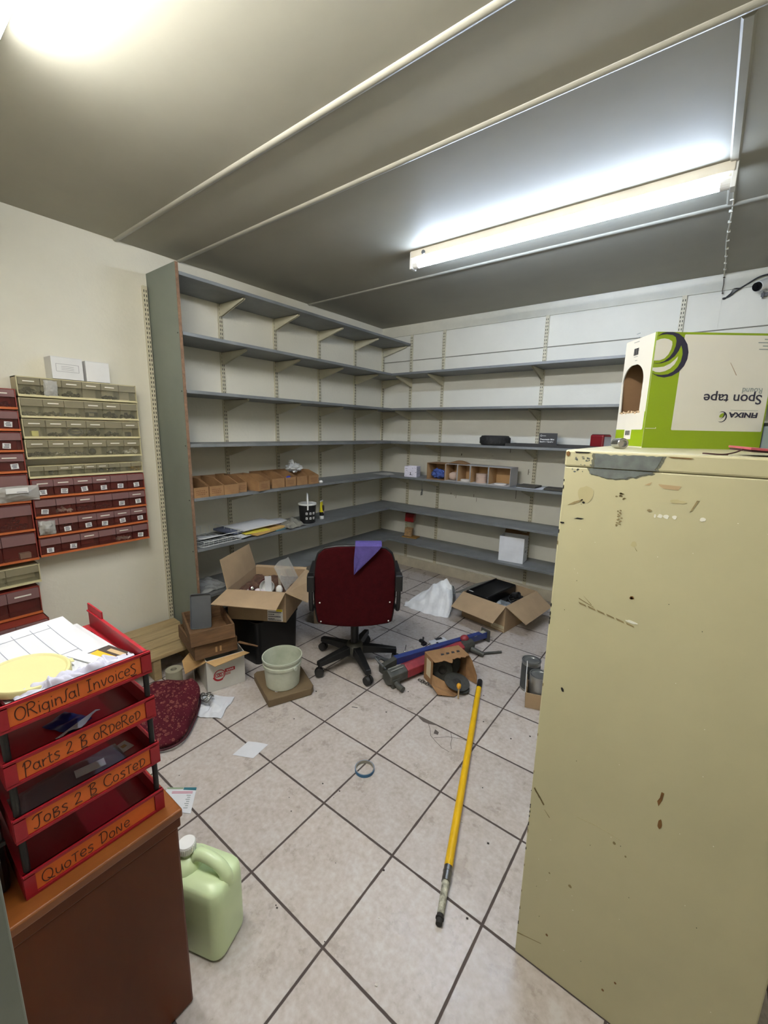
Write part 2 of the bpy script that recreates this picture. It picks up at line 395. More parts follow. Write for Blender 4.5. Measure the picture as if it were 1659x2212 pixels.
# ------------------------------------------------------------------ small-parts racks on the left wall
def style(frame, edge, back):
    return dict(frame=mat(*frame), edge=mat(*edge), back=mat(*back))
CREAM = style(('cream rack plastic', (196, 186, 146), .5), ('cream rack lip', (216, 206, 160), .45), ('cream rack back', (226, 217, 184), .6))
RED = style(('dark red rack plastic', (136, 52, 40), .5), ('orange rack lip', (196, 106, 56), .45), ('dark red rack back', (150, 52, 42), .6))
bin_clear = {'c': film('clear bin front cream', (176, 168, 136), .14, .2), 'r': film('clear bin front smoked', (112, 52, 46), .3, .2)}
bin_lip = {'c': film('smoked bin lip', (158, 149, 120), .55, .3), 'r': film('mauve bin lip', (140, 104, 102), .72, .3)}
strip_m = mat('white label strip', (232, 228, 214), .5)
gap = .006
RACKS = []
def rack(label, y0, y1, z0, z1, nb, dep, kind, strips, stickers):
    S = CREAM if kind == 'c' else RED
    t = thing('tilt_bin_rack', label, 'storage rack', (0, y0, z0), 0, 'small-parts racks on the left wall')
    W = y1-y0; h = z1-z0
    b = MB(); b.box(.001, .005, 0, W, .001, h-.001, 1); b.box(.001, dep-.008, 0, W, h-.006, h-.001, 0); b.box(.001, dep, 0, .004, .001, h-.001, 0); b.box(.001, dep, W-.004, W, .001, h-.001, 0)
    b.box(.001, dep-.004, 0, W, .001, .006, 0)
    obj('frame', b, [S['frame'], S['back']], t)
    obj('front_lip', MB().slab([(dep-.004, 0, .001), (dep+.006, 0, .003), (dep+.007, 0, .013), (dep-.004, 0, .013)], (0, W, 0)), S['edge'], t)
    bw = (W-.008)/nb
    for i in range(nb):
        y = .004+i*bw
        c = MB(); c.slab([(dep-.002, y+.002, .015), (dep-.007, y+.002, h*.6), (dep-.009, y+.002, h*.6), (dep-.005, y+.002, .015)], (0, bw-.004, 0))
        for yy in (y+.0018, y+bw-.0032): c.box(.02, dep-.006, yy, yy+.0014, .013, h*.62)
        c.box(.02, dep-.006, y+.002, y+bw-.002, .012, .0135)
        bn = obj('bin', c, bin_clear[kind], t)
        l = MB().slab([(dep-.007, y+.0012, h*.58), (dep+.003, y+.0012, h*.60), (dep+.001, y+.0012, h*.93), (dep-.009, y+.0012, h*.95)], (0, bw-.0024, 0))
        obj('handle_lip', l, bin_lip[kind], bn)
        if i in strips:
            f = .62 if nb < 7 else .7
            obj('label_strip', MB().box(dep+.0022, dep+.0034, y+bw*(.5-f/2.2), y+bw*(.5+f/2.6), h*.74, h*.79), strip_m, bn)
        if i in stickers:
            yc = y+bw*(.5+rnd.uniform(-.1, .14)); zc = h*rnd.uniform(.31, .36); a = rnd.uniform(-.12, .12); sw = .015; sh = .0125
            ux = Vector((0, math.cos(a), math.sin(a))); uz = Vector((0, -math.sin(a), math.cos(a)))
            s = MB().obox((dep-.0015, yc, zc), (.0006, 0, 0), ux*sw, uz*sh, 0)
            for q in range(3):
                s.obox(Vector((dep-.0007, yc, zc))+uz*(.0072-q*.0068)+ux*rnd.uniform(-.002, .002), (.0003, 0, 0), ux*(sw*rnd.uniform(.5, .75)), uz*.0016, 1)
            obj('sticker', s, [white_card, ink], bn)
    RACKS.append((t, y0, z0, W, h, nb, dep)); return t
all6 = range(6)
Y0, Y1 = -3.022, -2.484
rack('topmost cream small-parts rack of six clear bins, under two white cartons', Y0, Y1, 1.555, 1.655, 6, .1, 'c', (0, 2, 3, 4), ())
rack('second cream small-parts rack of six bins from the top', Y0, Y1, 1.4535, 1.5535, 6, .1, 'c', (1, 3, 4), ())
rack('third cream small-parts rack of six bins, holding a black ring in its third bin', Y0, Y1, 1.352, 1.452, 6, .1, 'c', (0, 1, 2, 3, 5), ())
rack('fourth cream small-parts rack of six bins, above the rack of nine small bins', Y0, Y1, 1.2505, 1.3505, 6, .1, 'c', range(6), ())
rack('low cream rack of nine small bins above the dark red racks', Y0, Y1, 1.152, 1.217, 9, .095, 'c', (2, 3, 4, 5), ())
obj_sp = None
rack('topmost dark red rack of six bins, right below the cream racks', Y0, Y1, 1.0495, 1.1505, 6, .1, 'r', (0, 1, 2, 3), range(6))
rack('second dark red rack of six bins below the cream racks', Y0, Y1, .947, 1.048, 6, .1, 'r', (2, 5), (0, 4, 5))
rack('third dark red rack of six bins below the cream racks', Y0, Y1, .8445, .9455, 6, .1, 'r', (2, 3, 4, 5), (1, 2, 3, 4, 5))
rack('lowest dark red rack of six bins, over the bare wall', Y0, Y1, .742, .843, 6, .1, 'r', (2, 4), (0, 1, 5))
ya, yb = -3.569, -3.030
rack('topmost dark red rack at the left photo edge, black part inside', ya, yb, 1.491, 1.591, 5, .1, 'r', (4,), ())
rack('second dark red rack down the left photo edge, sticker without strip', ya, yb, 1.389, 1.489, 5, .1, 'r', (), (4,))
rack('third dark red rack down the left photo edge, sticker on its bin', ya, yb, 1.287, 1.387, 5, .1, 'r', (), (4,))
rack('fourth dark red rack down the left photo edge, sticker and white strip', ya, yb, 1.185, 1.285, 5, .1, 'r', (4,), (4,))
rack('tall dark red rack at the left edge with a clear bag hanging out', ya, yb, 1.034, 1.183, 4, .1, 'r', (), ())
rack('tall dark red rack at the left edge, below the clear bag, with dark parts inside', ya, yb, .8875, 1.032, 4, .1, 'r', (), ())
rack('tall dark red rack at the left edge, with a pale box in view', ya, yb, .735, .8855, 4, .1, 'r', (), ())
rack('olive cream rack of large bins standing below the tall dark red racks', ya, yb-.004, .615, .713, 4, .1, 'c', (), ())
rack('dark red rack below the olive cream rack at the left edge', ya, yb-.016, .447, .596, 4, .1, 'r', (2, 3), ())
rack('lowest and deepest dark red rack at the left edge, partly behind the paper tray', ya, yb-.014, .295, .445, 4, .19, 'r', (2, 3), ())
# what lies in the bins
dark_bits = mat('black small parts', (32, 30, 32), .5, var=.3, vs=60)
metal_bits = mat('bright small hardware', (176, 172, 160), .3, .9, var=.3, vs=80)
brass_bits = mat('brass fittings', (206, 168, 70), .3, .9)
pale_bits = mat('pale plastic clips', (214, 208, 186), .5)
def heap(ri, bi, m, amount, what):
    t, y0, z0, W, h, nb, dep = RACKS[ri]; bw = (W-.008)/nb; yc = y0+.004+(bi+.5)*bw
    b = MB(); r = random.Random(ri*31+bi)
    for k in range(int(10+amount*22)):
        s = r.uniform(.006, .013); x = r.uniform(.05, dep-.024); y = yc+r.uniform(-.36, .36)*bw
        zz = z0+.0145+s*.6+r.random()*h*.40*amount*max(0, 1-abs(y-yc)/(bw*.5))
        d = Vector((r.uniform(-1, 1), r.uniform(-1, 1), r.uniform(-.4, .4))).normalized(); e = d.orthogonal().normalized()
        b.obox((x, y, zz), d*s, e*s*.45, d.cross(e)*s*.45)
    o = obj('loose_hardware', b, m); tag(o, what, 'spare parts', 'loose parts lying in the rack bins', 'stuff')
nm6 = ['leftmost', 'second', 'third', 'fourth', 'fifth', 'rightmost']
rows = ['topmost cream rack', 'second cream rack', 'third cream rack', 'fourth cream rack', 'rack of nine small bins', 'topmost dark red rack', 'second dark red rack', 'third dark red rack', 'lowest dark red rack']
for ri, bi, m, am in ((0,0,dark_bits,.6),(0,2,dark_bits,.4),(0,4,dark_bits,.3),(0,1,dark_bits,.5),(1,0,metal_bits,.2),(1,1,metal_bits,.3),(1,2,metal_bits,.15),(1,4,dark_bits,.7),(1,5,dark_bits,.6),
                      (2,1,dark_bits,.1),(2,3,dark_bits,.8),(2,4,dark_bits,.3),(3,0,dark_bits,.3),(3,1,metal_bits,.1),(3,2,metal_bits,.2),(3,4,metal_bits,.4),(3,5,pale_bits,.7),
                      (4,6,dark_bits,.6),(4,8,brass_bits,.7),(6,1,pale_bits,.4),(6,2,dark_bits,.4),(6,3,dark_bits,.5),(7,1,dark_bits,1.1),(8,4,pale_bits,.3)):
    col = {dark_bits: 'black', metal_bits: 'bright metal', brass_bits: 'brass', pale_bits: 'pale'}[m]
    pos = nm6[bi] if ri != 4 else {6: 'seventh', 8: 'rightmost'}[bi]
    heap(ri, bi, m, am, '%s small parts in the %s bin of the %s' % (col, pos, rows[ri]))
heap(9, 4, dark_bits, .5, 'black small parts in the topmost rack at the left edge')
heap(14, 3, dark_bits, .9, 'black small parts in the tall red rack below the clear bag')
def inbin(ri, bi):
    t, y0, z0, W, h, nb, dep = RACKS[ri]; bw = (W-.008)/nb; return y0+.004+(bi+.5)*bw, z0+.0142, dep
y, z, d = inbin(2, 2)
tag(obj('rubber_ring', MB().ring([(d-.022, y+a, z+.022+c) for a, c in arc(0, 0, .032, .016, 0, 345, 24)], .0055, 8, True).box(d-.026, d-.018, y-.028, y+.028, z+.019, z+.025), dark_bits, smooth=50), 'black oval plastic ring with a crossbar in the third cream rack', 'ring')
y, z, d = inbin(1, 3)
tag(obj('plastic_clip', MB().box(.05, d-.012, y-.026, y+.02, z, z+.006).box(.05, d-.012, y-.026, y-.02, z, z+.026).box(.05, d-.012, y-.026, y+.02, z+.022, z+.027).box(.05, d-.012, y+.016, y+.022, z, z+.026), dark_bits, bevel=.001), 'square black clip in the fourth bin of the second cream rack', 'clip')
y, z, d = inbin(3, 3)
tag(obj('rubber_plug', MB().ball((d-.03, y-.018, z+.018), (.016, .017, .018), amp=.2), dark_bits, smooth=60), 'round black plug in the fourth bin of the fourth cream rack', 'plug')
y, z, d = inbin(4, 1)
tag(obj('rubber_plug', MB().ball((d-.026, y+.005, z+.014), (.012, .012, .013), amp=.1), dark_bits, smooth=60), 'round black plug in the second of the nine small bins', 'plug')
y, z, d = inbin(4, 5)
tag(obj('rubber_plug', MB().ball((d-.026, y, z+.011), (.012, .013, .011), amp=.1), dark_bits, smooth=60), 'round black plug in the sixth of the nine small bins', 'plug')
y, z, d = inbin(2, 0)
tag(obj('small_box', MB().box(.05, d-.016, y-.012, y+.016, z, z+.026), mat('pale yellow card', (214, 206, 120), .6), bevel=.001), 'small pale yellow box in the leftmost bin of the third cream rack', 'box')
y, z, d = inbin(2, 5)
tag(obj('square_plug', MB().box(.05, d-.014, y-.016, y+.006, z, z+.024), dark_bits, bevel=.003), 'square black plug in the rightmost bin of the third cream rack', 'plug')
y, z, d = inbin(15, 3)
tag(obj('small_box', MB().box(.05, d-.016, y+.0, y+.045, z, z+.028), mat('pale olive card', (176, 168, 140), .6), bevel=.002), 'small pale box in the bin of the tall red rack above the olive one', 'box')
bagm = film('crinkled clear bag', (206, 204, 196), .5, .14)
def bag(label, x, y0, y1, z0, z1, seed, swell=.03):
    def fn(u, v):
        e = math.sin(math.pi*min(1, max(0, u)))*math.sin(math.pi*v)
        return (x+swell*e+.012*abs(nz(u*5, v*5, seed)), y0+(y1-y0)*u+.004*nz(u*4, v*4, seed+2), z0+(z1-z0)*v+.006*nz(u*3, v*3, seed+4))
    return tag(obj('plastic_bag', MB().sheet(fn, 18, 14, .0008), bagm, smooth=80), label, 'bag')
bag('crumpled clear bag hanging in front of a tall red rack at the left edge', .112, -3.16, -2.995, 1.05, 1.125, 3)
tag(obj('tag_card', MB().box(.1505, .152, -3.13, -3.045, 1.094, 1.120).box(.152, .1524, -3.09, -3.05, 1.098, 1.1, 1), [white_card, ink]), 'white card at the top of the clear bag on the red rack', 'card')
bag('crumpled clear bag in the second bin of the topmost cream rack', .1035, -2.918, -2.862, 1.566, 1.642, 8, .012)
bag('crumpled clear bag hanging in the leftmost bin of the third dark red rack', .104, -3.015, -2.945, .862, .934, 15, .02)
def carton(label, x0, x1, y0, y1, z0, h, seed, frame):
    t = thing('small_carton', label, 'box', ((x0+x1)/2, (y0+y1)/2, z0), R(seed))
    a, b = (x1-x0)/2, (y1-y0)/2
    obj('carton_body', MB().box(-a, a, -b, b, 0, h), white_card, t, bevel=.0015)
    obj('lid_flap', MB().box(-a, a+.001, -b, b, h, h+.0015), white_card, t)
    if frame:
        q = MB()
        for s in (-1, 1): q.box(a+.0002, a+.0008, -b*.72, b*.72, h*.52+s*h*.17-.0006, h*.52+s*h*.17+.0006); q.box(a+.0002, a+.0008, s*b*.72-.0006, s*b*.72+.0006, h*.35, h*.69)
        for k in range(3): q.box(a+.0002, a+.0006, -b*.4, b*.4, h*(.43+k*.075), h*(.43+k*.075)+.0012)
        obj('printed_frame', q, mat('grey print', (110, 110, 112), .7), t)
carton('white carton with a small printed frame, on top of the cream rack', .002, .098, -2.875, -2.738, 1.6555, .108, 1.2, True)
carton('plain white carton beside the printed one, on top of the cream rack', .004, .096, -2.722, -2.611, 1.6555, .104, -1.5, False)

# ================================================================== large pieces near the camera
# ------------------------------------------------------------------ filing cabinet seen from its back
cab_m = mat('cream filing cabinet paint', (184, 178, 142), .42, var=.05, vs=2.5, bump=.04, bs=9)
t = thing('filing_cabinet', 'tall worn cream metal filing cabinet seen from its plain back', 'cabinet', (2.535, -2.635, 0))
CW, CD, CH = .477, .70, 1.397
obj('body', MB().box(0, CW, 0, CD, .0, CH-.036), cab_m, t, bevel=.003)
obj('top_cap', MB().box(-.001, CW+.001, -.0015, CD+.001, CH-.0355, CH), cab_m, t, bevel=.004)
for k in range(4):
    z = .06+k*.325
    d = obj('drawer', MB().box(.02, CW-.02, CD+.0005, CD+.018, z, z+.31), cab_m, t, bevel=.003)
    obj('handle', MB().box(CW/2-.06, CW/2+.06, CD+.018, CD+.03, z+.2, z+.215), chrome, d, bevel=.003)
    obj('card_holder', MB().box(CW/2-.04, CW/2+.04, CD+.018, CD+.0195, z+.235, z+.275), steel, d)
primer = mat('grey primer', (104, 110, 106), .7, var=.2, vs=40)
scuff_d = mat('brown scuff', (140, 124, 84), .7, var=.2, vs=60)
tape_m = mat('brown tape', (176, 152, 114), .6)
rust_m = mat('rust', (122, 86, 40), .8, var=.2, vs=60)
chip_w = mat('white filler', (226, 224, 210), .7)
hole_m = mat('dark hole', (22, 18, 14), .9)
WEAR = [scuff_d, tape_m, rust_m, chip_w, hole_m, mat('faint grime', (182, 172, 130), .6)]
def mark(b, pts, mi, off=.0006):   # thin patch on the back face, points (x, z) in room coordinates
    y = -.002 if max(p[1] for p in pts) > CH-.0355 else 0
    s_ = MB() if b is None else b
    s_.slab([(x-2.535, y, z) for x, z in pts], (0, -off, 0), 0 if b is None else mi)
    if b is None: obj(('scuff', 'tape_remnant', 'rust_spot', 'filler_chip', 'punched_hole', 'grime_smear')[mi], s_, WEAR[mi], t)
def blob(cx, cz, rx, rz, seed, n=16, amp=.4, rot=0.):
    o = []
    for i in range(n):
        a = 2*math.pi*i/n; k = 1+amp*nz(math.cos(a), math.sin(a), seed, 1.6)
        x, z = rx*k*math.cos(a), rz*k*math.sin(a); o.append((cx+x*math.cos(rot)-z*math.sin(rot), cz+x*math.sin(rot)+z*math.cos(rot)))
    return o
# soft-edged grey primer patch across the cap seam: ragged outline plus stray flecks
pb = MB()
pf = MB()
for q_, grow, off in ((pf, .006, .0004), (pb, 0., .0008)):
    up_ = [(2.594-grow+.004*nz(k*.9, 5, 2), 1.3625+.029*k/8) for k in range(9)]+[(2.598+.108*i/22, 1.3915-.004*abs(nz(i*.7, 1, 2))) for i in range(23)]+[(2.712+grow-.010*(k/8)+.004*nz(k*.8, 9, 6), 1.3915-.029*k/8) for k in range(9)]
    q_.slab([(x-2.535, -.0015, z) for x, z in up_], (0, -off, 0))
    lo_ = [(2.586-grow+.114*i/22, 1.3605) for i in range(23)]+[(2.700+grow*.6-.114*i/22, 1.3415-grow*.4+.012*(abs(i/22-.62)**1.5)*3+.003*nz(i*.6, 7, 4)) for i in range(23)]
    q_.slab([(x-2.535, 0, z) for x, z in lo_], (0, -off, 0))
obj('primer_edge', pf, film('thin grey primer', (120, 124, 112), .5, .7), t)
for k in range(26):
    x = 2.55+rnd.random()*.05; z = 1.345+rnd.random()*.04
    if abs(z-1.3615) < .004: continue
    y = -.0015 if z > 1.3615 else 0
    pb.slab([(a-2.535, y, c) for a, c in blob(x, z, rnd.uniform(.0008, .003), rnd.uniform(.0008, .002), k, 8)], (0, -.0006, 0))
obj('primer_patch', pb, primer, t)
mk = MB()
mark(None, [(2.688, 1.334), (2.7, 1.341), (2.697, 1.334)], 1); mark(None, [(2.711, 1.338), (2.748, 1.337), (2.744, 1.329), (2.721, 1.330), (2.714, 1.334)], 1)
mark(None, blob(2.583, 1.305, .016, .017, 3, amp=.25), 5)
mark(None, [(2.549, 1.277), (2.562, 1.286), (2.577, 1.292), (2.577, 1.288), (2.562, 1.28)], 0); mark(None, blob(2.581, 1.286, .003, .0022, 5), 4); mark(None, blob(2.5775, 1.2915, .002, .0016, 6), 4)
mark(None, blob(2.542, 1.236, .0042, .0022, 7), 4); mark(None, [(2.566, 1.2485), (2.572, 1.2515), (2.586, 1.2515), (2.580, 1.2485)], 4)
for x, w in ((2.713, .0018), (2.7215, .0045), (2.7315, .0045), (2.745, .0038), (2.788, .0042)): mark(None, blob(x, 1.2755+(x-2.72)*.05, w, .0038, x*50), 3)
mark(None, [(2.775, 1.313), (2.779, 1.313), (2.770, 1.292), (2.767, 1.290)], 0); mark(None, blob(2.745, 1.307, .012, .004, 9), 5)
for i in range(9): mark(mk, blob(2.64+rnd.random()*.018, 1.30+rnd.random()*.014, .0025, .0016, i+20, 8), 0)
for i in range(16): mark(mk, blob(2.648+rnd.random()*.008, 1.245+i*.0022, .0016+.001*rnd.random(), .0014, i+40, 7), 0)
mark(None, blob(2.684, 1.212, .005, .006, 61), 5); mark(None, [(2.685, 1.208), (2.692, 1.198), (2.690, 1.199)], 0)
mark(None, blob(2.6935, 1.098, .0042, .0036, 66), 2); mark(None, blob(2.6935, 1.0975, .0028, .0024, 67), 4)
for i in range(6):
    x = 2.594+i*.019; z = 1.062-i*.004
    mark(mk, [(x, z), (x+.015, z-.004), (x+.017, z-.0075), (x+.003, z-.0045)], 0)
mark(None, [(2.594, 1.071), (2.625, 1.058), (2.626, 1.0565), (2.594, 1.069)], 0); mark(None, [(2.603, 1.078), (2.621, 1.062), (2.6195, 1.0615)], 0)
mark(None, blob(2.7, 1.0455, .011, .0026, 70, rot=-.1), 3)
mark(None, blob(2.5815, .837, .0028, .006, 72, rot=.5), 4); mark(None, blob(2.703, 1.2845, .004, .0025, 73), 0)
mark(None, [(2.797, .687), (2.802, .687), (2.8005, .668), (2.796, .651), (2.7925, .662), (2.796, .672)], 2)
mark(None, blob(2.8035, .610, .0038, .012, 75, amp=.25), 2)
for i in range(14): mark(mk, blob(2.543+i*.0019, .54-i*.0024, .0022, .003, i+80, 7), 0)
mark(None, [(2.571, .495), (2.586, .480), (2.5845, .479)], 0)
for i in range(12): mark(mk, [(2.644+i*.008, .522+.004*math.sin(i*.28)), (2.652+i*.008, .522+.004*math.sin((i+1)*.28)), (2.652+i*.008, .521+.004*math.sin((i+1)*.28))], 5)
for x, z, r_ in ((2.65, .319, .004), (2.611, .128, .003), (2.772, .13, .0025), (2.75, .084, .003), (2.728, .506, .003), (2.753, .487, .002), (2.60, .32, .002)): mark(None, blob(x, z, r_, r_*1.1, z*90, 9), 0 if z > .3 else 2)
mark(None, [(2.537, .070), (2.56, .076), (2.60, .088), (2.60, .087), (2.56, .0745), (2.537, .066)], 0)
for i in range(40): mark(mk, blob(2.55+rnd.random()*.42, .1+rnd.random()*1.2, .0008, .0008, i, 6), 3 if i % 3 else 4)
for i in range(24):   # chipped left edge and cap corner
    z = .1+rnd.random()*1.25; mark(mk, blob(2.5368, z, .0011, .002+.005*rnd.random(), i+9, 8), 4 if i % 3 else 0)
mark(None, blob(2.54, 1.389, .004, .005, 3), 2); mark(None, [(2.553, 1.394), (2.585, 1.394), (2.58, 1.3915), (2.556, 1.391)], 4)
mark(None, [(2.72, 1.3915), (2.76, 1.3905), (2.755, 1.389), (2.726, 1.3895)], 2)
obj('wear_specks', mk, WEAR, t)['kind'] = 'stuff'

# ------------------------------------------------------------------ large printed carton on the cabinet
green = mat('lime green print', (132, 158, 10), .42, var=.02)
navy = mat('navy print', (34, 32, 58), .45)
box_w = mat('white printed board', (214, 212, 204), .5, var=.02)
grey_txt = mat('grey print text', (140, 150, 150), .6)
t = thing('tape_carton', 'large green and white carton standing upside down on the cream cabinet', 'box', (2.631, -2.22, CH), R(36))
BW, BD, BH = .325, .148, .307
e = .003
hole = [(.036, .187), (.037, .1005), (.136, .098), (.145, .15), (.143, .19)]+[(.089+.054*math.cos(R(a)), .187+.05*math.sin(R(a))) for a in range(8, 175, 12)]
body = MB()
body.box(0, BW, 0, e, 0, BH); body.box(0, BW, BD-e, BD, 0, BH); body.box(BW-e, BW, e, BD-e, 0, BH); body.box(0, BW, e, BD-e, 0, e); body.box(0, BW, e, BD-e, BH-e, BH, 0)
obj('carton_shell', body, [box_w, kraft_in], t)
# side panel with the torn hand hole: strips around the opening
side = MB(); n = 40
def hole_span(z):
    if z < .0995 or z > .237: return None
    if z <= .187: return (.0365+.001*nz(z*80, 0, 3), .137+.007*(z-.1)/.087)
    k = math.sqrt(max(0, 1-((z-.187)/.05)**2)); return (.0905-.054*k, .0905+.054*k)
zs = [e+(BH-2*e)*i/70 for i in range(71)]
for z0, z1 in zip(zs, zs[1:]):
    h0, h1 = hole_span(z0), hole_span(z1)
    hs = hole_span((z0+z1)/2)
    if hs is None: side.box(0, e, e, BD-e, z0, z1)
    else:
        a0, b0 = h0 or hs; a1, b1 = h1 or hs
        side.slab([(0, e, z0), (0, a0, z0), (0, a1, z1), (0, e, z1)], (e, 0, 0)); side.slab([(0, b0, z0), (0, BD-e, z0), (0, BD-e, z1), (0, b1, z1)], (e, 0, 0))
obj('side_panel', side, box_w, t)
obj('carton_lining', MB().box(e+.0003, BW-e-.0003, BD-e-.001, BD-e-.0003, e, BH-e).box(e+.0003, BW-e-.0003, e+.0003, e+.001, e, BH-e).box(e+.001, BW-e-.001, e+.001, BD-e-.001, e+.0003, e+.001).box(BW-e-.001, BW-e-.0003, e+.001, BD-e-.001, e+.001, BH-e), mat('brown carton lining', (140, 108, 76), .9), t)
tear = MB()
for k in range(12): tear.obox((-.0006, .037+k*.0088, .1+.002*math.sin(k*2.3)), (.0008, 0, 0), (0, .004, .001*math.sin(k*5)), (0, 0, .002+.001*math.cos(k*3)))
obj('torn_edge', tear, mat('torn board', (196, 172, 140), .9), t)
pr = MB()
def pp(pts, mi, lv): pr.slab([(x, -.0002*lv, z) for x, z in pts], (0, -.0002, 0), mi)
pp([(.0003, .0003), (BW-.0003, .0003), (BW-.0003, BH-.0003), (.0003, BH-.0003)], 0, 0)
pp(rrect(.074, .321, .05, .301, .003), 1, 1)
NAV = [(0.0011,0.2947),(0.0142,0.3036),(0.0252,0.3062),(0.0421,0.3062),(0.0572,0.3024),(0.0719,0.2924),(0.0839,0.2759),(0.0898,0.2558),(0.0894,0.2381),(0.0835,0.2204),(0.0717,0.2051),(0.0549,0.1945),(0.0351,0.1898),(0.0179,0.1921),(0.006,0.1974),(0.0004,0.2016),(0.0105,0.1974),(0.0265,0.1962),(0.0431,0.1986),(0.0569,0.2063),(0.0669,0.2181),(0.0731,0.2322),(0.0749,0.2511),(0.0724,0.2629),(0.0678,0.2735),(0.0633,0.2593),(0.0547,0.2452),(0.0403,0.2334),(0.023,0.2269),(0.0096,0.2254),(0.0005,0.2263),(0.0151,0.2269),(0.0291,0.2322),(0.0415,0.2428),(0.049,0.2558),(0.0534,0.2711),(0.0537,0.2841),(0.0503,0.2935),(0.0418,0.2989),(0.0258,0.3006),(0.0125,0.2989)]
W1 = [(0.0006,0.2841),(0.0114,0.2888),(0.0214,0.29),(0.0329,0.2882),(0.0425,0.2829),(0.044,0.2747),(0.0425,0.2629),(0.0373,0.2499),(0.0283,0.2393),(0.0165,0.234),(0.0008,0.2334)]
W2 = [(0.0004,0.2151),(0.013,0.2157),(0.0296,0.2181),(0.0456,0.2263),(0.0558,0.2358),(0.0637,0.2452),(0.063,0.2369),(0.0571,0.224),(0.0471,0.2133),(0.0343,0.2063),(0.0211,0.2033),(0.0098,0.2039),(0.0003,0.208)]
GI = [(.06, .3), (.074, .288), (.082, .27), (.084, .25), (.08, .228), (.072, .212), (.06, .205), (.05, .2), (.05, .3)]
pp(GI, 0, 2); pp(NAV, 2, 3); pp(W1, 1, 3); pp(W2, 1, 3)
# small logo, same marks turned over
sm = lambda P: [(.2095+(x-.045)*.25, .0885+(z-.248)*.25) for x, z in P]
pp([(.2065+.0075*math.cos(R(a))*.8+.003*math.sin(R(a)), .0925+.0062*math.sin(R(a))) for a in range(0, 360, 20)], 0, 2)
pp(sm(NAV), 2, 3)
for k, (x0, x1) in enumerate(((.285, .321), (.27, .321), (.283, .321), (.275, .321))): pp([(x0, .293-k*.0085), (x1, .293-k*.0085), (x1, .2905-k*.0085), (x0, .2905-k*.0085)], 3, 2)
pp([(.206, .2315), (.228, .199), (.226, .1985), (.205, .231)], 4, 2)
pp([(.228, .1075), (.302, .1075), (.302, .1065), (.228, .1065)], 3, 2)
pp([(.003, .053), (.032, .053), (.032, .057), (.030, .057), (.030, .0545), (.003, .0545)], 1, 2)
obj('front_print', pr, [green, box_w, navy, grey_txt, mat('scratch', (160, 140, 120), .8)], t)
ux, uz_ = (-1, 0, 0), (0, 0, -1)
text('printed_word', 'Spon tape', .036, navy, t, (.3065, -.0007, .1485), ux, uz_, bold=.0003, width=.156)
text('printed_word', 'Round', .021, grey_txt, t, (.3045, -.0007, .1665), ux, uz_)
text('printed_word', 'FINIXA', .0185, navy, t, (.3035, -.0007, .1005), ux, uz_, bold=.0007, shear=.05, width=.078)
sp = MB()
sp.slab([(-.0002, .0003, .003), (-.0002, BD-.001, .003), (-.0002, BD-.001, .05), (-.0002, .012, .05), (-.0002, .008, .054), (-.0002, .008, .1), (-.0002, .0003, .1)], (-.0003, 0, 0), 0)
sp.box(-.0008, -.0004, .0003, .0045, .1, BH, 0)
sp.box(-.0009, -.0004, .062, .098, .022, .052, 1)
for k in range(7): sp.box(-.0013, -.0008, .068+k*.0036, .0695+k*.0036+.0006*(k % 3), .034, .047, 2)
for k in range(8): sp.box(-.0006, -.0001, .078+k*.003, .0795+k*.003+.0006*(k % 3), .262, .281, 2)
for k in range(5): sp.box(-.0006, -.0001, .08, .08+.01+.008*(k % 3), .246+k*.011*(1 if k < 1 else 1.0)+(.03 if k > 1 else 0), .2475+k*.011+(.03 if k > 1 else 0), 3)
obj('side_print', sp, [green, box_w, ink, grey_txt], t)

t = thing('metal_socket', 'bullet shaped chrome fitting lying at the left end of the cabinet top', 'fitting', (2.599, -2.40, CH), R(-60))
obj('barrel', MB().lathe([(.0001, -.032), (.004, -.031), (.0095, -.024), (.0125, -.014), (.013, 0), (.013, .026), (.0115, .028), (.0085, .028), (.008, .02), (.0001, .02)], 28), chrome, t, smooth=35)
for o in t.children: o.rotation_euler = (0, R(90), 0); o.location = (0, 0, .0131)
t = thing('pocket_book', 'pink red folder lying on the cabinet front edge by the carton', 'folder', (2.86, -2.528, CH), R(28))
obj('cover', MB().slab([(-.055, -.06, .012), (.12, -.08, .0015), (.14, .04, .0015), (-.04, .03, .014)], (0, 0, .004)), mat('pink red vinyl', (178, 84, 92), .5), t)
obj('pages', MB().slab([(-.05, -.055, .008), (.12, -.075, .0), (.138, .036, .0), (-.04, .026, .010)], (0, 0, .003)), mat('dark pages', (70, 44, 46), .7), t)
obj('strap', MB().ring(smooth_path([(-.05, -.03, .012), (-.065, -.035, .006), (-.09, -.045, .0022), (-.115, -.042, .003), (-.125, -.05, .0035), (-.105, -.056, .0022), (-.085, -.05, .002)]), .0014, 6), mat('maroon cord', (72, 42, 40), .6), t, smooth=60)
t = thing('grey_box', 'grey slate box on the cabinet at the right edge, beside the green carton', 'box', (2.915, -2.078, CH), R(20))
obj('box_body', MB().box(0, .09, 0, .07, 0, .066), mat('slate box', (112, 122, 128), .5), t, bevel=.002)
obj('lid_band', MB().box(-.001, .091, -.001, .071, .066, .075), black_pl, t, bevel=.001)
obj('printed_mark', MB().slab([(.02, -.0002, .026), (.034, -.0002, .038), (.034, -.0002, .014)], (0, -.0004, 0)), mat('pale lilac print', (196, 200, 214), .6), t)

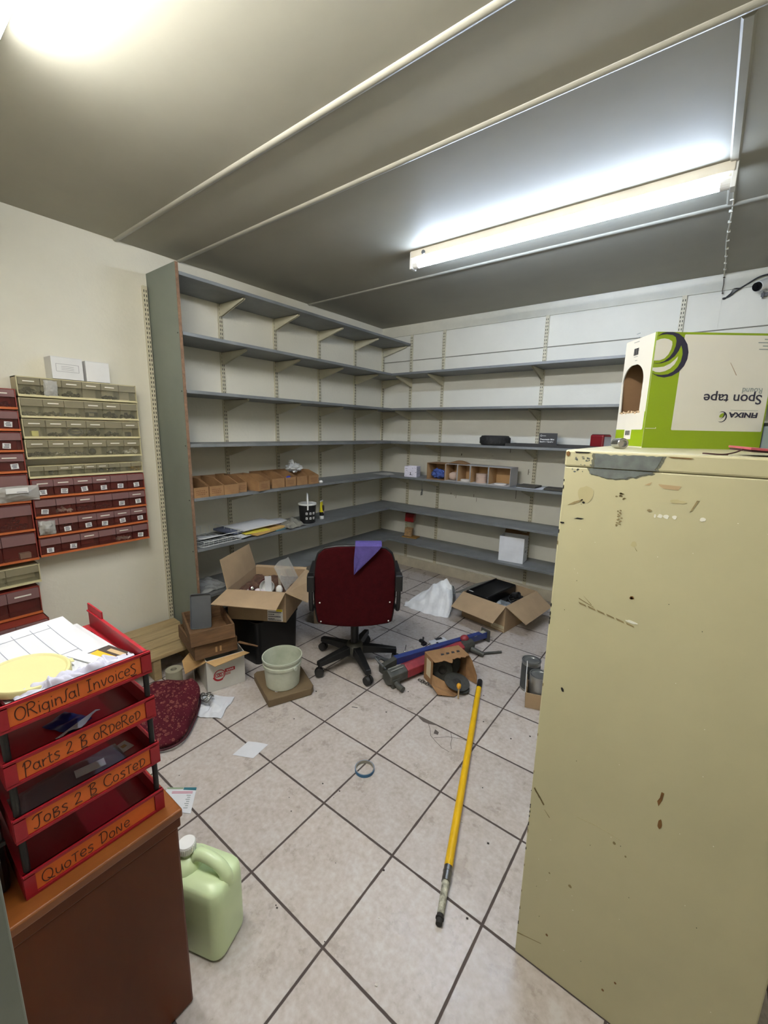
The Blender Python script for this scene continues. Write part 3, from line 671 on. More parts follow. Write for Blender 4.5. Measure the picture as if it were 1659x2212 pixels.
# ------------------------------------------------------------------ security camera and its wiring on the back wall
t = thing('security_camera', 'white bullet security camera with black lens at the upper right edge', 'camera', (2.90, 0, 2.325))
obj('mount_plate', MB().cyl((.045, -.001, .0), (.045, -.012, .0), .032, n=24), white_pl, t, bevel=.002)
obj('arm', MB().cyl((.045, -.01, 0), (.03, -.05, .005), .009, n=14), white_pl, t, smooth=50)
obj('housing', MB().cyl((.06, -.02, .035), (-.005, -.09, .0), .031, .029, 28), white_pl, t, smooth=40)
obj('lens', MB().cyl((-.0045, -.0895, .0), (-.012, -.098, -.004), .0265, .025, 28).cyl((-.0118, -.0977, -.0039), (-.0135, -.0995, -.0047), .012, n=20), mat('black glass', (10, 10, 12), .08), t, smooth=40)
obj('screw_bracket', MB().box(.02, .05, -.03, -.012, -.045, -.025).box(.025, .032, -.04, -.012, -.055, -.02), grey_pl, t, bevel=.001)
cc = MB()
wp = [(2.965, -.05, 2.398), (2.90, -.04, 2.392), (2.85, -.022, 2.368), (2.80, -.014, 2.338), (2.768, -.008, 2.312), (2.742, -.005, 2.302)]
cc.ring(smooth_path(wp), .0042, 8)
for s in (1, 2, 3): cc.ring(smooth_path([(2.82, -.016, 2.348), (2.795-.004*s, -.02, 2.338+.004*s), (2.77, -.012, 2.316+.004*s), (2.742, -.005, 2.302)]), .0013, 6)
cc.ball((2.742, -.005, 2.302), (.01, .005, .007), 10, 8)
tag(obj('camera_cable', cc, black_pl, smooth=60), 'loose black cable drooping from the security camera along the wall', 'cable')
cc = MB()
cc.ring(smooth_path([(2.722, -1.37, H-.006), (2.728, -1.0, H-.005), (2.718, -.6, H-.005), (2.724, -.25, H-.005), (2.722, -.055, H-.006), (2.724, -.045, H-.02)]), .0035, 6)
for k in range(9): cc.box(2.716, 2.730, -1.1+k*.12-.004, -1.1+k*.12+.004, H-.011, H-.0005)
tag(obj('ceiling_cable', cc, trim_m, smooth=60), 'painted cable clipped along the ceiling from the tube to the back wall', 'cable')
tag(obj('wire_end', MB().ring(smooth_path([(2.724, -.038, H-.03), (2.727, -.03, H-.06), (2.726, -.024, H-.095), (2.729, -.02, H-.11)]), .0022, 6).ball((2.7295, -.02, H-.112), (.005, .004, .004)).ball((2.7245, -.04, H-.024), (.006, .005, .004)), mat('brown wire', (84, 72, 64), .6), smooth=60), 'short brown wire end hanging at the ceiling corner left of the security camera', 'wire')

# ------------------------------------------------------------------ wooden desk cabinet and stacked letter trays
desk_m = mat('brown varnished wood', (104, 54, 24), .36, var=.2, vs=3, stretch=(1, 1, .25), coat=.0, spec=.22, rgb2=(76, 36, 12))
desk_top_m = mat('worn wooden top', (140, 82, 34), .32, var=.15, vs=4, stretch=(3, .4, 1), rgb2=(104, 56, 20), coat=.2)
t = thing('wooden_cabinet', 'low brown varnished wooden cabinet carrying the red letter trays', 'cabinet', (1.2, -3.572, 0))
obj('carcass', MB().box(.02, .729, .01, .330, .001, .53), desk_m, t, bevel=.006)
obj('rail', MB().box(.015, .7335, .008, .334, .53, .556), desk_m, t, bevel=.003)
obj('top', MB().box(0, .738, 0, .338, .5565, .577), desk_top_m, t, bevel=.004, seg=3)
TZ = .5775
GL = {
 'O': (.62, [arc(.3, .5, .26, .46, 100, 470, 18)]), 'R': (.55, [[(.08, .95), (.06, .5), (.06, .02)], [(.02, .9), (.25, 1), (.44, .82), (.36, .58), (.08, .5)], [(.18, .5), (.34, .25), (.5, .0)]]),
 'i': (.22, [[(.1, .58), (.1, .02)], [(.1, .8), (.11, .84)]]), 'g': (.46, [arc(.2, .32, .17, .26, 60, 420, 12), [(.37, .58), (.38, .1), (.34, -.22), (.18, -.3), (.04, -.2)]]),
 'n': (.5, [[(.06, .58), (.07, .02)], [(.07, .4), (.2, .58), (.33, .52), (.38, .3), (.4, .02)]]), 's_': (.3, [[(.3, .95), (.18, .8), (.16, .3), (.08, .02), (0, .1)]]),
 'a': (.48, [arc(.2, .3, .17, .26, 50, 410, 12), [(.37, .58), (.38, .2), (.44, .02)]]), 'l': (.22, [[(.1, 1), (.1, .02)]]),
 'I': (.42, [[(.06, .95), (.34, .97)], [(.2, .96), (.19, .04)], [(.04, .02), (.34, .06)]]), 'v': (.44, [[(.04, .58), (.18, .02), (.38, .6)]]),
 'o': (.46, [arc(.21, .3, .17, .27, 100, 465, 12)]), 'c': (.42, [arc(.24, .3, .2, .28, 50, 310, 12)]), 'e': (.44, [[(.05, .3), (.36, .34), (.34, .52), (.2, .6), (.06, .42), (.07, .16), (.2, .02), (.38, .1)]]),
 's': (.42, [[(.36, .55), (.22, .62), (.08, .5), (.2, .34), (.34, .2), (.22, .02), (.04, .06)]]), 'z': (.42, [[(.36, .8), (.2, .86), (.06, .7), (.2, .48), (.36, .26), (.22, -.02), (.0, .0), (.12, -.14), (.4, -.1)]]),
 'P': (.52, [[(.12, .9), (.1, .4), (.08, -.15)], [(.0, .7), (.1, .95), (.32, .98), (.44, .78), (.34, .52), (.12, .46)]]),
 'r': (.36, [[(.08, .58), (.09, .02)], [(.09, .36), (.2, .54), (.32, .56)]]), 't': (.36, [[(.14, .85), (.13, .15), (.22, .02), (.32, .06)], [(.0, .58), (.3, .6)]]),
 '2': (.5, [[(.06, .72), (.18, .92), (.36, .86), (.36, .64), (.2, .34), (.04, .08), (.2, .12), (.44, .06)]]),
 'B': (.6, [[(.16, .92), (.13, .04)], [(.02, .86), (.28, 1), (.46, .82), (.2, .54), (.46, .4), (.42, .1), (.1, .02)], [(.06, -.14), (.28, -.08), (.5, -.12)]]),
 'D': (.6, [[(.16, .94), (.13, .04)], [(.0, .86), (.28, .98), (.5, .7), (.44, .2), (.13, .02)]]), 'J': (.56, [[(.02, .8), (.2, .96), (.56, .98)], [(.36, .96), (.34, .2), (.2, -.04), (.04, .08)]]),
 'b': (.5, [[(.1, .75), (.09, .02)], [(.06, .74), (.28, .78), (.36, .6), (.12, .42), (.38, .34), (.34, .06), (.08, .01)]]), 'C': (.6, [arc(.34, .5, .3, .48, 50, 320, 14)]),
 'T': (.46, [[(.0, .72), (.42, .76)], [(.22, .74), (.2, .02)]]), 'Q': (.72, [arc(.32, .5, .28, .47, 100, 465, 18), [(.3, .25), (.5, .05), (.68, -.02)]]), 'u': (.48, [[(.06, .56), (.06, .16), (.18, .02), (.34, .14), (.38, .56)], [(.38, .4), (.42, .02)]]),
 'd': (.52, [[(.14, .66), (.12, .02)], [(.0, .62), (.26, .72), (.44, .5), (.38, .16), (.1, .0)]]), 'N': (.54, [[(.06, .02), (.08, .66), (.36, .06), (.4, .7)]]), ' ': (.34, []),
}
def handwriting(s, y0, y1, zb, size, x, parent):
    tot = sum(GL[c][0] for c in s); k = (y1-y0)/tot; b = MB(); y = y0
    for i, c in enumerate(s):
        w, st = GL[c]
        for q in st:
            P = smooth_path([(x, y+px_*k, zb+pz*size+.0008*math.sin(i*2.1)) for px_, pz in q], 4) if len(q) > 2 else [(x, y+px_*k, zb+pz*size) for px_, pz in q]
            b.ring(P, .00085, 6)
        y += w*k
    return obj('handwriting', b, marker, parent, smooth=80)
red_in = red_pl
TY0, TY1, TXF, TXB = -3.503, -3.258, 1.90, 1.56
words = [('QuoTes DoNe', .79), ('JObs 2 B COsTeP', .97), ('Parts 2 B OrdeReP', .95), ('ORigins_al Invoicez', .97)]
seq = {0: ['Q','u','o','T','e','s',' ','D','o','N','e'], 1: ['J','o','b','s',' ','2',' ','B',' ','C','o','s','T','e','d'], 2: ['P','a','r','t','s',' ','2',' ','B',' ','o','R','d','e','R','e','d'], 3: ['O','R','i','g','i','n','s_','a','l',' ','I','n','v','o','i','c','e','z']}
tl = ['bottom red letter tray, hand lettered Quotes Done', 'red letter tray second from the bottom, hand lettered Jobs 2 B Costed', 'red letter tray second from the top, hand lettered Parts 2 B Ordered', 'top red letter tray holding papers, hand lettered Original Invoices']
for i, z in enumerate((TZ, .6985, .8115, .9165)):
    t = thing('letter_tray', tl[i], 'letter tray', (TXF, (TY0+TY1)/2, z), 0, 'stacked red letter trays')
    w = (TY1-TY0)/2; L_ = TXF-TXB; hh = .049 if i else .05
    b = MB()
    # floor with slots at the back
    for q in range(9): b.box(-L_*.72, -.002, -w+q*(2*w/9), -w+(q+1)*(2*w/9), 0, .0025)
    b.box(-L_, -L_*.86, -w, w, 0, .0025)
    for q in range(10):
        yy = -w+q*(2*w/9.5); b.box(-L_*.86, -L_*.72, yy, min(w, yy+.014), 0, .0025)
    for s in (-1, 1):
        y = s*w
        b.box(-L_, -.002, y-.0018, y+.0018, 0, hh*.82); b.box(-L_+.0, -L_+.09, y-.0018, y+.0018, hh*.82, hh+.012); b.box(-L_, 0, y-(.005 if s > 0 else .0018), y+(.0018 if s > 0 else .005), hh*.82, hh*.88)
    b.box(-.003, .0, -w, w, 0, hh); b.box(-.003, .004, -w-.001, w+.001, hh-.006, hh); b.box(-.003, .004, -w-.001, w+.001, 0, .005)
    b.box(-.003, .004, -w-.001, -w+.016, .004, hh-.004); b.box(-.003, .004, w-.018, w+.001, .004, hh-.004)
    obj('tray_body', b, red_pl, t)
    lb = obj('label_card', MB().box(.0003, .0009, -w+.016, w-.019, .006, hh-.0075), orange_lab, t)
    span = (TY1-TY0-.035); y0 = -w+.02; y1 = y0+span*(.94 if i else .74)
    handwriting(seq[i], y0+.004, y1, .0105 if i != 3 else .0115, .026, .0012, lb)
    if i < 3:
        for (x, y) in ((-.008, -w+.008), (-.008, w-.008), (-L_+.03, -w+.008), (-L_+.03, w-.008)):
            obj('riser', MB().cyl((x, y, hh+.0003), (x, y, (.121, .113, .105)[i]-.0003), .0055, n=12), black_pl, t, smooth=40)
z3 = .9165+.003
tray_paper = mat('office paper', (184, 186, 190), .8, var=.03)
# top tray contents
tag(place(obj('document_stack', MB().box(-.148, .148, -.105, .105, 0, .012), tray_paper, bevel=.001), (1.715, -3.381, z3), R(4)), 'thick stack of white papers filling the top red tray', 'papers')
t = thing('printed_form', 'white printed form with faint ruled table on the top tray papers', 'form', (1.652, -3.392, z3+.0125), R(6))
obj('sheet', MB().sheet(lambda u, v: ((u-.5)*.21, (v-.5)*.25-.03, .018*(1-u)**2+.002), 8, 6, .0006), tray_paper, t, smooth=60)
q = MB()
for k in range(6): q.sheet(lambda u, v, k=k: (-.085+.17*u, -.12+k*.035+.0008*v, .018*(1-(u*.17-.085+.105)/.21)**2+.0028), 6, 1, .0003)
for k in (.1, .9): q.sheet(lambda u, v, k=k: (-.085+.17*k+.0008*v, -.12+.175*u, .018*(1-(k*.17-.085+.105)/.21)**2+.0028), 2, 1, .0003)
obj('ruled_lines', q, mat('pale grey ruling', (120, 126, 142), .8), t)
lid_m = mat('pale yellow plastic', (188, 182, 130), .5, var=.03)
t = thing('tub_cover', 'round pale yellow plastic tub lid lying on the tray papers', 'lid', (1.775, -3.432, z3+.024), 0)
lb = obj('lid_disc', MB().lathe([(.0001, .006), (.060, .006), (.063, .0085), (.067, .0085), (.069, .006), (.070, -.004), (.068, -.005), (.0675, .003), (.0001, .003)], 48), lid_m, t, smooth=35)
lb.rotation_euler = (R(-4), R(5), 0)
obj('pull_tab', MB().box(-.008, .008, .06, .075, .0035, .0055), lid_m, lb, bevel=.001)
tag(place(obj('yellow_card', MB().box(-.04, .03, -.018, .018, 0, .002), mat('yellow card', (222, 160, 30), .6)), (1.797, -3.309, z3+.0135), R(18)), 'small yellow card lying in the top red tray', 'card')
tag(place(obj('white_notes', MB().box(-.045, .03, -.012, .012, 0, .0025), paper_w), (1.772, -3.332, z3+.0135), R(18)), 'narrow white slip beside the yellow card in the top tray', 'paper')
tag(place(obj('dark_card', MB().box(-.05, .035, -.012, .012, 0, .003).box(-.03, .02, -.006, .004, .003, .0034, 1), [mat('dark brown card', (60, 50, 46), .5), tape_m]), (1.802, -3.282, z3+.0135), R(14)), 'dark card beside the yellow one in the top red tray', 'card')
cr_m = mat('pale lilac paper', (178, 178, 192), .85, var=.06, vs=20)
tag(place(obj('crumpled_paper', crumple(.075, .20, .02, 4, 40, 80, fq=11., lift=.012), cr_m, smooth=50), (1.852, -3.368, z3+.013), R(-3)), 'crumpled pale lilac paper along the front of the top red tray', 'paper')
# lower tray contents
t = thing('blue_packet', 'crumpled blue and white packet in the tray lettered Parts 2 B Ordered', 'packet', (1.79, -3.385, .8145), R(25))
obj('packet_body', crumple(.07, .05, .014, 12, 16, 14), mat('blue foil', (36, 42, 104), .35), t, smooth=50)
obj('packet_edge', MB().sheet(lambda u, v: (.03+.012*v, -.05+.09*u, .010+.006*math.sin(u*9)*v), 10, 3, .001), paper_w, t, smooth=60)
tag(place(obj('clear_sleeve', MB().sheet(lambda u, v: (.1*(u-.5), .2*(v-.5), .002+.022*math.sin(math.pi*v)*math.sin(math.pi*min(1, u*1.2))+.004*nz(u*4, v*4, 2)), 12, 16, .0008), film('dull clear sleeve', (150, 140, 150), .45, .2), smooth=60), (1.825, -3.40, .7015), R(0)), 'dull clear plastic sleeve curled in the tray lettered Jobs 2 B Costed', 'sleeve')
tag(place(obj('paper_tag', MB().box(-.012, .012, -.026, .026, 0, .001), paper_w), (1.845, -3.37, .7275), R(-8)), 'small white tag on the clear sleeve in the red trays', 'tag')
tag(place(obj('paper_tag', MB().box(-.017, .017, -.014, .014, 0, .001).box(-.006, .004, -.004, .006, .001, .0013, 1), [paper_w, tape_m]), (1.80, -3.292, .7015), R(12)), 'small cream square of paper at the back right of a red tray', 'tag')
t = thing('black_case', 'black case standing behind the letter trays at the left edge', 'case', (1.72, -3.541, TZ), 0)
obj('case_body', MB().box(-.17, .14, -.028, .028, 0, .24), mat('glossy black casing', (10, 9, 11), .3), t, bevel=.01)
obj('ridge', MB().box(-.1, .1405, -.0285, .0285, .10, .108), black_dust, t)
# ------------------------------------------------------------------ jerry can
can_m = mat('milky green plastic', (206, 224, 176), .35, var=.03)
t = thing('jerry_can', 'pale green plastic jerry can on the floor beside the wooden cabinet', 'container', (1.818, -3.136, 0.001), R(20))
prof = rrect(-.088, .086, -.062, .062, .03, 6)
rows_ = [(0, .93), (.008, .985), (.02, 1.), (.185, 1.), (.21, .97), (.222, .88)]
b = MB(); vs = []; n_ = len(prof)
for z, k in rows_: vs += [(x*k, y*k, z) for x, y in prof]
fs = [tuple(range(n_-1, -1, -1))]+[(i*n_+j, i*n_+(j+1) % n_, (i+1)*n_+(j+1) % n_, (i+1)*n_+j) for i in range(len(rows_)-1) for j in range(n_)]
b.add(vs, fs)
top_ = [(x*.88, y*.88, .222) for x, y in prof]; ins = [(x*.55-.0, y*.5, .226) for x, y in prof]
b.add(top_+ins, [(j, (j+1) % n_, n_+(j+1) % n_, n_+j) for j in range(n_)]+[tuple(range(n_, 2*n_))])
b.ball((-.052, 0, .214), (.044, .05, .042), 20, 12)
obj('can_body', b, can_m, t, smooth=60)
obj('handle', MB().ring(smooth_path([(-.035, 0, .240), (-.012, 0, .262), (.02, 0, .262), (.052, 0, .250), (.070, 0, .228), (.073, 0, .20)]), [.013]*24+[.014]*20, 14, flat=1.25), can_m, t, smooth=60)
obj('neck', MB().cyl((-.056, 0, .246), (-.056, 0, .272), .019, n=24), can_m, t, smooth=40)
cp = MB().lathe([(.0225, .262), (.0235, .264), (.0235, .284), (.0215, .287), (.0001, .287)], 36, (-.056, 0, 0))
for k in range(28):
    a = 2*math.pi*k/28; cp.obox((-.056+.0236*math.cos(a), .0236*math.sin(a), .274), (.0008*math.cos(a), .0008*math.sin(a), 0), (-.0012*math.sin(a), .0012*math.cos(a), 0), (0, 0, .009))
obj('cap', cp, white_pl, t, smooth=40)

# ================================================================== things on the floor
# ------------------------------------------------------------------ office chair
burg = mat('burgundy upholstery', (54, 8, 13), .95, spec=.1, var=.1, vs=30, bump=.1, bs=200)
t = thing('office_chair', 'burgundy swivel office chair with black base, its back to the viewer', 'chair', (1.2, -1.8, 0), R(41.3))
for k in range(5):
    a = R(-103-41.3+72*k); d = Vector((math.cos(a), math.sin(a), 0)); n_ = Vector((-d.y, d.x, 0))
    b = MB()
    P0 = d*.035; P1 = d*.262
    vs = []
    for P, w, z0, z1 in ((P0, .03, .075, .125), (d*.15, .024, .072, .112), (P1, .019, .066, .095)):
        vs += [P-n_*w+Vector((0,0,z0)), P+n_*w+Vector((0,0,z0)), P+n_*w*.8+Vector((0,0,z1)), P-n_*w*.8+Vector((0,0,z1))]
    b.add(vs, [(0,1,2,3)]+[(i*4+j, i*4+(j+1) % 4, i*4+4+(j+1) % 4, i*4+4+j) for i in (0, 1) for j in range(4)]+[(11,10,9,8)])
    lg = obj('base_arm', b, black_pl, t, bevel=.004)
    c = MB(); o = d*.255
    q = Vector((math.cos(a+1.1+k*.9), math.sin(a+1.1+k*.9), 0))
    for s in (-1, 1): c.cyl(o+q*(s*.006)+Vector((0,0,.0275)), o+q*(s*.021)+Vector((0,0,.0275)), .0272, .024, 20)
    c.cyl(o+Vector((0,0,.03)), o+Vector((0,0,.068)), .007, n=10)
    obj('caster', c, black_dust, lg, smooth=40)
obj('hub', MB().lathe([(.03, .06), (.056, .062), (.06, .08), (.058, .115), (.045, .135), (.03, .14)], 32), mat('dusty hub', (62, 60, 52), .75, var=.2, vs=20), t, smooth=40)
obj('gas_column', MB().cyl((0,0,.12), (0,0,.30), .025, n=24).cyl((0,0,.30), (0,0,.39), .016, n=20), black_pl, t, smooth=40)
obj('seat_plate', MB().box(-.10, .10, -.12, .10, .385, .405), black_pl, t, bevel=.004)
so = rrect(-.225, .225, -.17, .27, .09, 6)
obj('seat_shell', MB().slab([(x, y, .405) for x, y in so], (0, 0, .02)), black_pl, t, bevel=.005)
obj('seat', MB().slab([(x*.98, y*.98+.002, .4255) for x, y in so], (0, 0, .06)), burg, t, bevel=.022, seg=4)
# curved back: outline in (x, z), bowed in y, tilted
def bo(k=1.0, inset=0.):
    o = []
    o += [(.205*math.sin(R(a))*k*0+x, z) for a, x, z in ()]
    pts = [(-.205, .345), (-.214, .40), (-.222, .50), (-.222, .62), (-.212, .72), (-.198, .765), (-.165, .797), (-.10, .811), (0, .815), (.10, .811), (.165, .797), (.198, .765), (.212, .72), (.222, .62), (.222, .50), (.214, .40), (.205, .345), (.18, .335), (.09, .326), (0, .323), (-.09, .326), (-.18, .335)]
    return [(x*1.05*(1-inset/.22), .57+(z-.57)*(1-inset/.25)) for x, z in pts]
def back_shell(inset, y0, y1, m, nm):
    o = bo(1, inset); n = len(o); rings = []
    def P(x, z, y):
        return (x, y+.035*(x/.22)**2*.6-.045*(z-.35), z)
    vs = []
    for y in (y0, y1):
        for f in (1., .66, .33):
            vs += [P(x*f, .57+(z-.57)*f, y) for x, z in o]
        vs.append(P(0, .57, y))
    fs = []
    for s_, off in ((0, 0), (1, 3*n+1)):
        for r_ in range(2):
            fs += [(off+r_*n+i, off+r_*n+(i+1) % n, off+(r_+1)*n+(i+1) % n, off+(r_+1)*n+i) for i in range(n)]
        fs += [(off+2*n+i, off+2*n+(i+1) % n, off+3*n) for i in range(n)]
    q = 3*n+1
    fs += [(i, (i+1) % n, q+(i+1) % n, q+i) for i in range(n)]
    return obj(nm, MB().add(vs, fs), m, t, bevel=.006, smooth=None if False else 35)
back_shell(.0, -.178, -.158, black_pl, 'back_rim')
bp_ = back_shell(.007, -.190, -.1785, burg, 'back_panel')
back_shell(.012, -.1575, -.115, burg, 'back_cushion')
for x, z in ((-.192, .36), (.192, .36), (-.197, .475), (.197, .475)):
    y = -.190+.035*(x/.22)**2*.6-.045*(z-.35)
    obj('rivet', MB().ball((x, y-.002, z), (.0045, .002, .0045), 12, 6), white_pl, bp_, smooth=80)
for s in (-1, 1):
    x = s*.245
    am = obj('armrest', MB().ring(smooth_path([(x*.82, .05, .395), (x*.95, -.02, .395), (x, -.09, .40), (x, -.165, .43), (x, -.188, .50), (x, -.186, .54), (x, -.165, .585), (x, -.08, .603), (x, .10, .603), (x, .15, .55), (x, .13, .45), (x*.9, .10, .40), (x*.8, .08, .395)]), .0125, 12), black_pl, t, smooth=60)
    obj('arm_pad', MB().slab([(x-.021, y, z) for y, z in ((-.200, .545), (-.195, .635), (-.15, .640), (-.10, .628), (.12, .628), (.12, .61), (-.10, .60), (-.155, .57), (-.175, .54))], (.042, 0, 0)), black_pl, am, bevel=.006)
# purple cloth over the chair back
ca, sa = math.cos(R(41.3)), math.sin(R(41.3))
def chair_pt(x, y, z): return (1.2+x*ca-y*sa, -1.8+x*sa+y*ca, z)
purple = mat('violet microfibre cloth', (82, 72, 132), .95, spec=.2, var=.1, vs=25, bump=.25, bs=220)
cl = MB(); vs = []; nu, nv = 16, 18
for th in (0, 1):
    for i in range(nu+1):
        u = i/nu
        for j in range(nv+1):
            v = j/nv     # v runs from in front of the seat side, over the top, down the back
            x = .0+u*.145*(1-max(0, (v-.32)/.68)**1.15)+.002*math.sin(v*7)-.008*v
            if v < .18: y, z = -.085-.06*v/.18*0-.02, .80-.10*(1-v/.18)*(.4+.3*u)
            elif v < .32: k = (v-.18)/.14; y, z = -.105-.118*k, .818+.006*math.sin(math.pi*k)
            else:
                k = (v-.32)/.68; z = .818-.165*k; y = -.2265-.002-.045*0+.045*(.818-z)*1.0-.004*abs(math.sin(u*5+1))*k
            y -= .0025*th*(1 if v > .18 else -1); z += .0022*th*(1 if v < .35 else .2)
            vs.append(chair_pt(x, y, z))
I2 = lambda k, i, j: k*(nu+1)*(nv+1)+i*(nv+1)+j
fs = []
for i in range(nu):
    for j in range(nv):
        for k in (0, 1): fs.append((I2(k,i,j), I2(k,i+1,j), I2(k,i+1,j+1), I2(k,i,j+1)))
for i in range(nu):
    for j in (0, nv): fs.append((I2(0,i,j), I2(0,i+1,j), I2(1,i+1,j), I2(1,i,j)))
for j in range(nv):
    for i in (0, nu): fs.append((I2(0,i,j), I2(0,i,j+1), I2(1,i,j+1), I2(1,i,j)))
cl.add(vs, fs)
tag(obj('cleaning_cloth', cl, purple, smooth=70), 'violet cloth draped over the top of the burgundy chair', 'cloth')

# ------------------------------------------------------------------ open cartons
def carton_open(name, label, F, ang, w, d, h, flaps, mo, mi_, th=.004):
    # F front right bottom corner; local x runs from it to the left, local y away
    t = thing(name, label, 'box', F, ang)
    b = MB(); b.box(0, w, 0, d, 0, th); b.box(0, w, 0, th, th, h); b.box(0, w, d-th, d, th, h); b.box(0, th, th, d-th, th, h); b.box(w-th, w, th, d-th, th, h)
    obj('carton_body', b, mo, t)
    for side, ln, a, sk in flaps:
        # a: angle of the flap above the horizontal, pointing outwards
        o = Vector((math.cos(R(a)), math.sin(R(a))))
        if side == 'f': pts = [(0, 0, h), (w, 0, h), (w-sk, -o.x*ln, h+o.y*ln), (sk, -o.x*ln, h+o.y*ln)]; nn = (0, -o.y, -o.x)
        if side == 'b': pts = [(0, d, h), (w, d, h), (w-sk, d+o.x*ln, h+o.y*ln), (sk, d+o.x*ln, h+o.y*ln)]; nn = (0, o.y, -o.x)
        if side == 'r': pts = [(0, 0, h), (0, d, h), (-o.x*ln, d-sk, h+o.y*ln), (-o.x*ln, sk, h+o.y*ln)]; nn = (-o.y, 0, -o.x)
        if side == 'l': pts = [(w, 0, h), (w, d, h), (w+o.x*ln, d-sk, h+o.y*ln), (w+o.x*ln, sk, h+o.y*ln)]; nn = (o.y, 0, -o.x)
        obj('flap', MB().slab(pts, Vector(nn)*th*.8), mi_, t)
    return t
def ang_left(ux, uy): return math.atan2(uy, ux)
# black storage bin under the big carton
bx0, bx1, by0, by1 = .43, .785, -2.215, -1.885
t = thing('black_bin', 'black plastic bin on the floor under the big open carton', 'bin', ((bx0+bx1)/2, (by0+by1)/2, .001))
w_, d_ = (bx1-bx0)/2, (by1-by0)/2
oo = rrect(-w_, w_, -d_, d_, .035, 5); n_ = len(oo)
b = MB(); vs = []
for z, k in ((0, .95), (.26, 1.), (.262, 1.03), (.278, 1.03), (.278, .985), (.02, .93)): vs += [(x*k, y*k, z) for x, y in oo]
b.add(vs, [tuple(range(n_-1, -1, -1))]+[(i*n_+j, i*n_+(j+1) % n_, (i+1)*n_+(j+1) % n_, (i+1)*n_+j) for i in range(5) for j in range(n_)]+[tuple(range(5*n_, 6*n_))])
obj('bin_body', b, mat('black bin plastic', (14, 14, 15), .4), t, smooth=40)
# big carton: front right corner, left direction (-.853,-.523)
A1 = math.atan2(-.19, -.31)
# local y must point away from the viewer: mirror by using the left end as origin
A1 = math.atan2(.19, .31)
T1 = thing('big_carton', 'big open brown carton of rubbish, standing on the black bin', 'box', (.595, -2.279, .2825), A1)
w, d, h, th = .364, .43, .19, .004
b = MB(); b.box(0, w, 0, d, 0, th); b.box(0, w, 0, th, th, h); b.box(0, w, d-th, d, th, h); b.box(0, th, th, d-th, th, h); b.box(w-th, w, th, d-th, th, h)
obj('carton_body', b, kraft, T1)
obj('flap', MB().slab([(0, 0, h), (w, 0, h), (w-.005, -.145, h-.045), (-.02, -.155, h-.03)], (0, -.001, -.0035)), kraft, T1)
obj('flap', MB().slab([(0, 0, h), (0, d, h), (-.035, d-.02, h+.168), (-.045, .02, h+.175)], (.0035, 0, .001)), kraft, T1)
obj('flap', MB().slab([(w, 0, h), (w, d, h), (w+.10, d-.02, h-.035), (w+.12, .05, h-.075)], (-.001, 0, -.0035)), kraft, T1)
obj('flap', MB().slab([(0, d, h), (w, d, h), (w, d+.02, h+.008), (0, d+.02, h+.008)], (0, .0035, 0)), kraft, T1)
s = MB().box(w-.115, w-.02, -.0009, -.0003, .004, .082, 0).box(w-.062, w-.022, -.0013, -.0009, .066, .081, 2)
for k in range(4):
    x = w-.11
    while x < w-.075+(.04 if k in (0, 2) else .0):
        q = rnd.uniform(.003, .008); s.box(x, x+q, -.0013, -.0009, .058-k*.014, .064-k*.014, 1); x += q+.002
x = w-.11
while x < w-.03: q = rnd.uniform(.0008, .0025); s.box(x, x+q, -.0013, -.0009, .007, .014, 1); x += q+.0012
obj('shipping_label', s, [white_card, ink, mat('yellow print', (226, 206, 30), .6)], T1)
def loc(T, x, y, z): return T.matrix_basis @ Vector((x, y, z))
Mx = Matrix.Translation((.595, -2.279, .2825)) @ Matrix.Rotation(A1, 4, 'Z')
def at(x, y, z): return tuple(Mx @ Vector((x, y, z)))
# rubbish in the carton
tag(place(obj('paper_cup', MB().lathe([(.0001, 0), (.03, .0), (.042, .03), (.045, .07), (.043, .072), (.038, .03), (.0001, .006)], 28), white_pl, smooth=40), at(.205, .15, .15), 0), 'white cup lying in the big open carton', 'cup')
bpy.data.objects['paper_cup'].rotation_euler = (R(60), R(15), A1)
tag(place(obj('receipt', MB().sheet(lambda u, v: (.04*(u-.5), .008*math.sin(v*3), .12*v), 3, 8, .0008), paper_w, smooth=60), at(.225, .085, .135), A1+.2), 'upright white receipt strip in the big open carton', 'paper')
tag(place(obj('receipt', MB().sheet(lambda u, v: (.018*(u-.5), .01*math.sin(v*2), .13*v), 3, 8, .0008), mat('tan paper strip', (190, 176, 156), .8), smooth=60), at(.275, .16, .14), A1+.9), 'narrow tan strip standing in the big open carton', 'paper')
tag(place(obj('foam_piece', MB().ball((0, 0, .03), (.022, .012, .03), 14, 10, .15, 2), white_pl, smooth=60), at(.29, .10, .135), A1), 'round white scrap at the right inside the big carton', 'scrap')
tag(place(obj('crumpled_paper', crumple(.12, .09, .04, 21, 18, 14), mat('pinkish white tissue', (222, 212, 218), .85), smooth=50), at(.14, .07, .145), A1), 'crumpled pinkish tissue at the front inside the big carton', 'paper')
wine = mat('dark wine plastic', (72, 26, 34), .3)
for k, (x, y, a, bq, lab) in enumerate(((.10, .12, 30, 62, 'dark wine bottle neck leaning at the far left in the big carton'), (.145, .17, 100, 48, 'dark wine bottle with bright cap, highest in the big carton'), (.06, .07, -20, 78, 'dark wine bottle lying in the front left of the big carton'))):
    t = thing('small_bottle', lab, 'bottle', at(x, y, .145+.02*(k == 1)), A1+R(a), 'wine coloured bottles in the big carton')
    o = obj('bottle_body', MB().lathe([(.0001, 0), (.018, 0), (.019, .005), (.019, .05), (.008, .062), (.008, .07)], 20), wine, t, smooth=40); o.rotation_euler = (R(bq), 0, 0)
    obj('bottle_cap', MB().lathe([(.0095, .066), (.0095, .08), (.0001, .081)], 18), chrome, o, smooth=40)
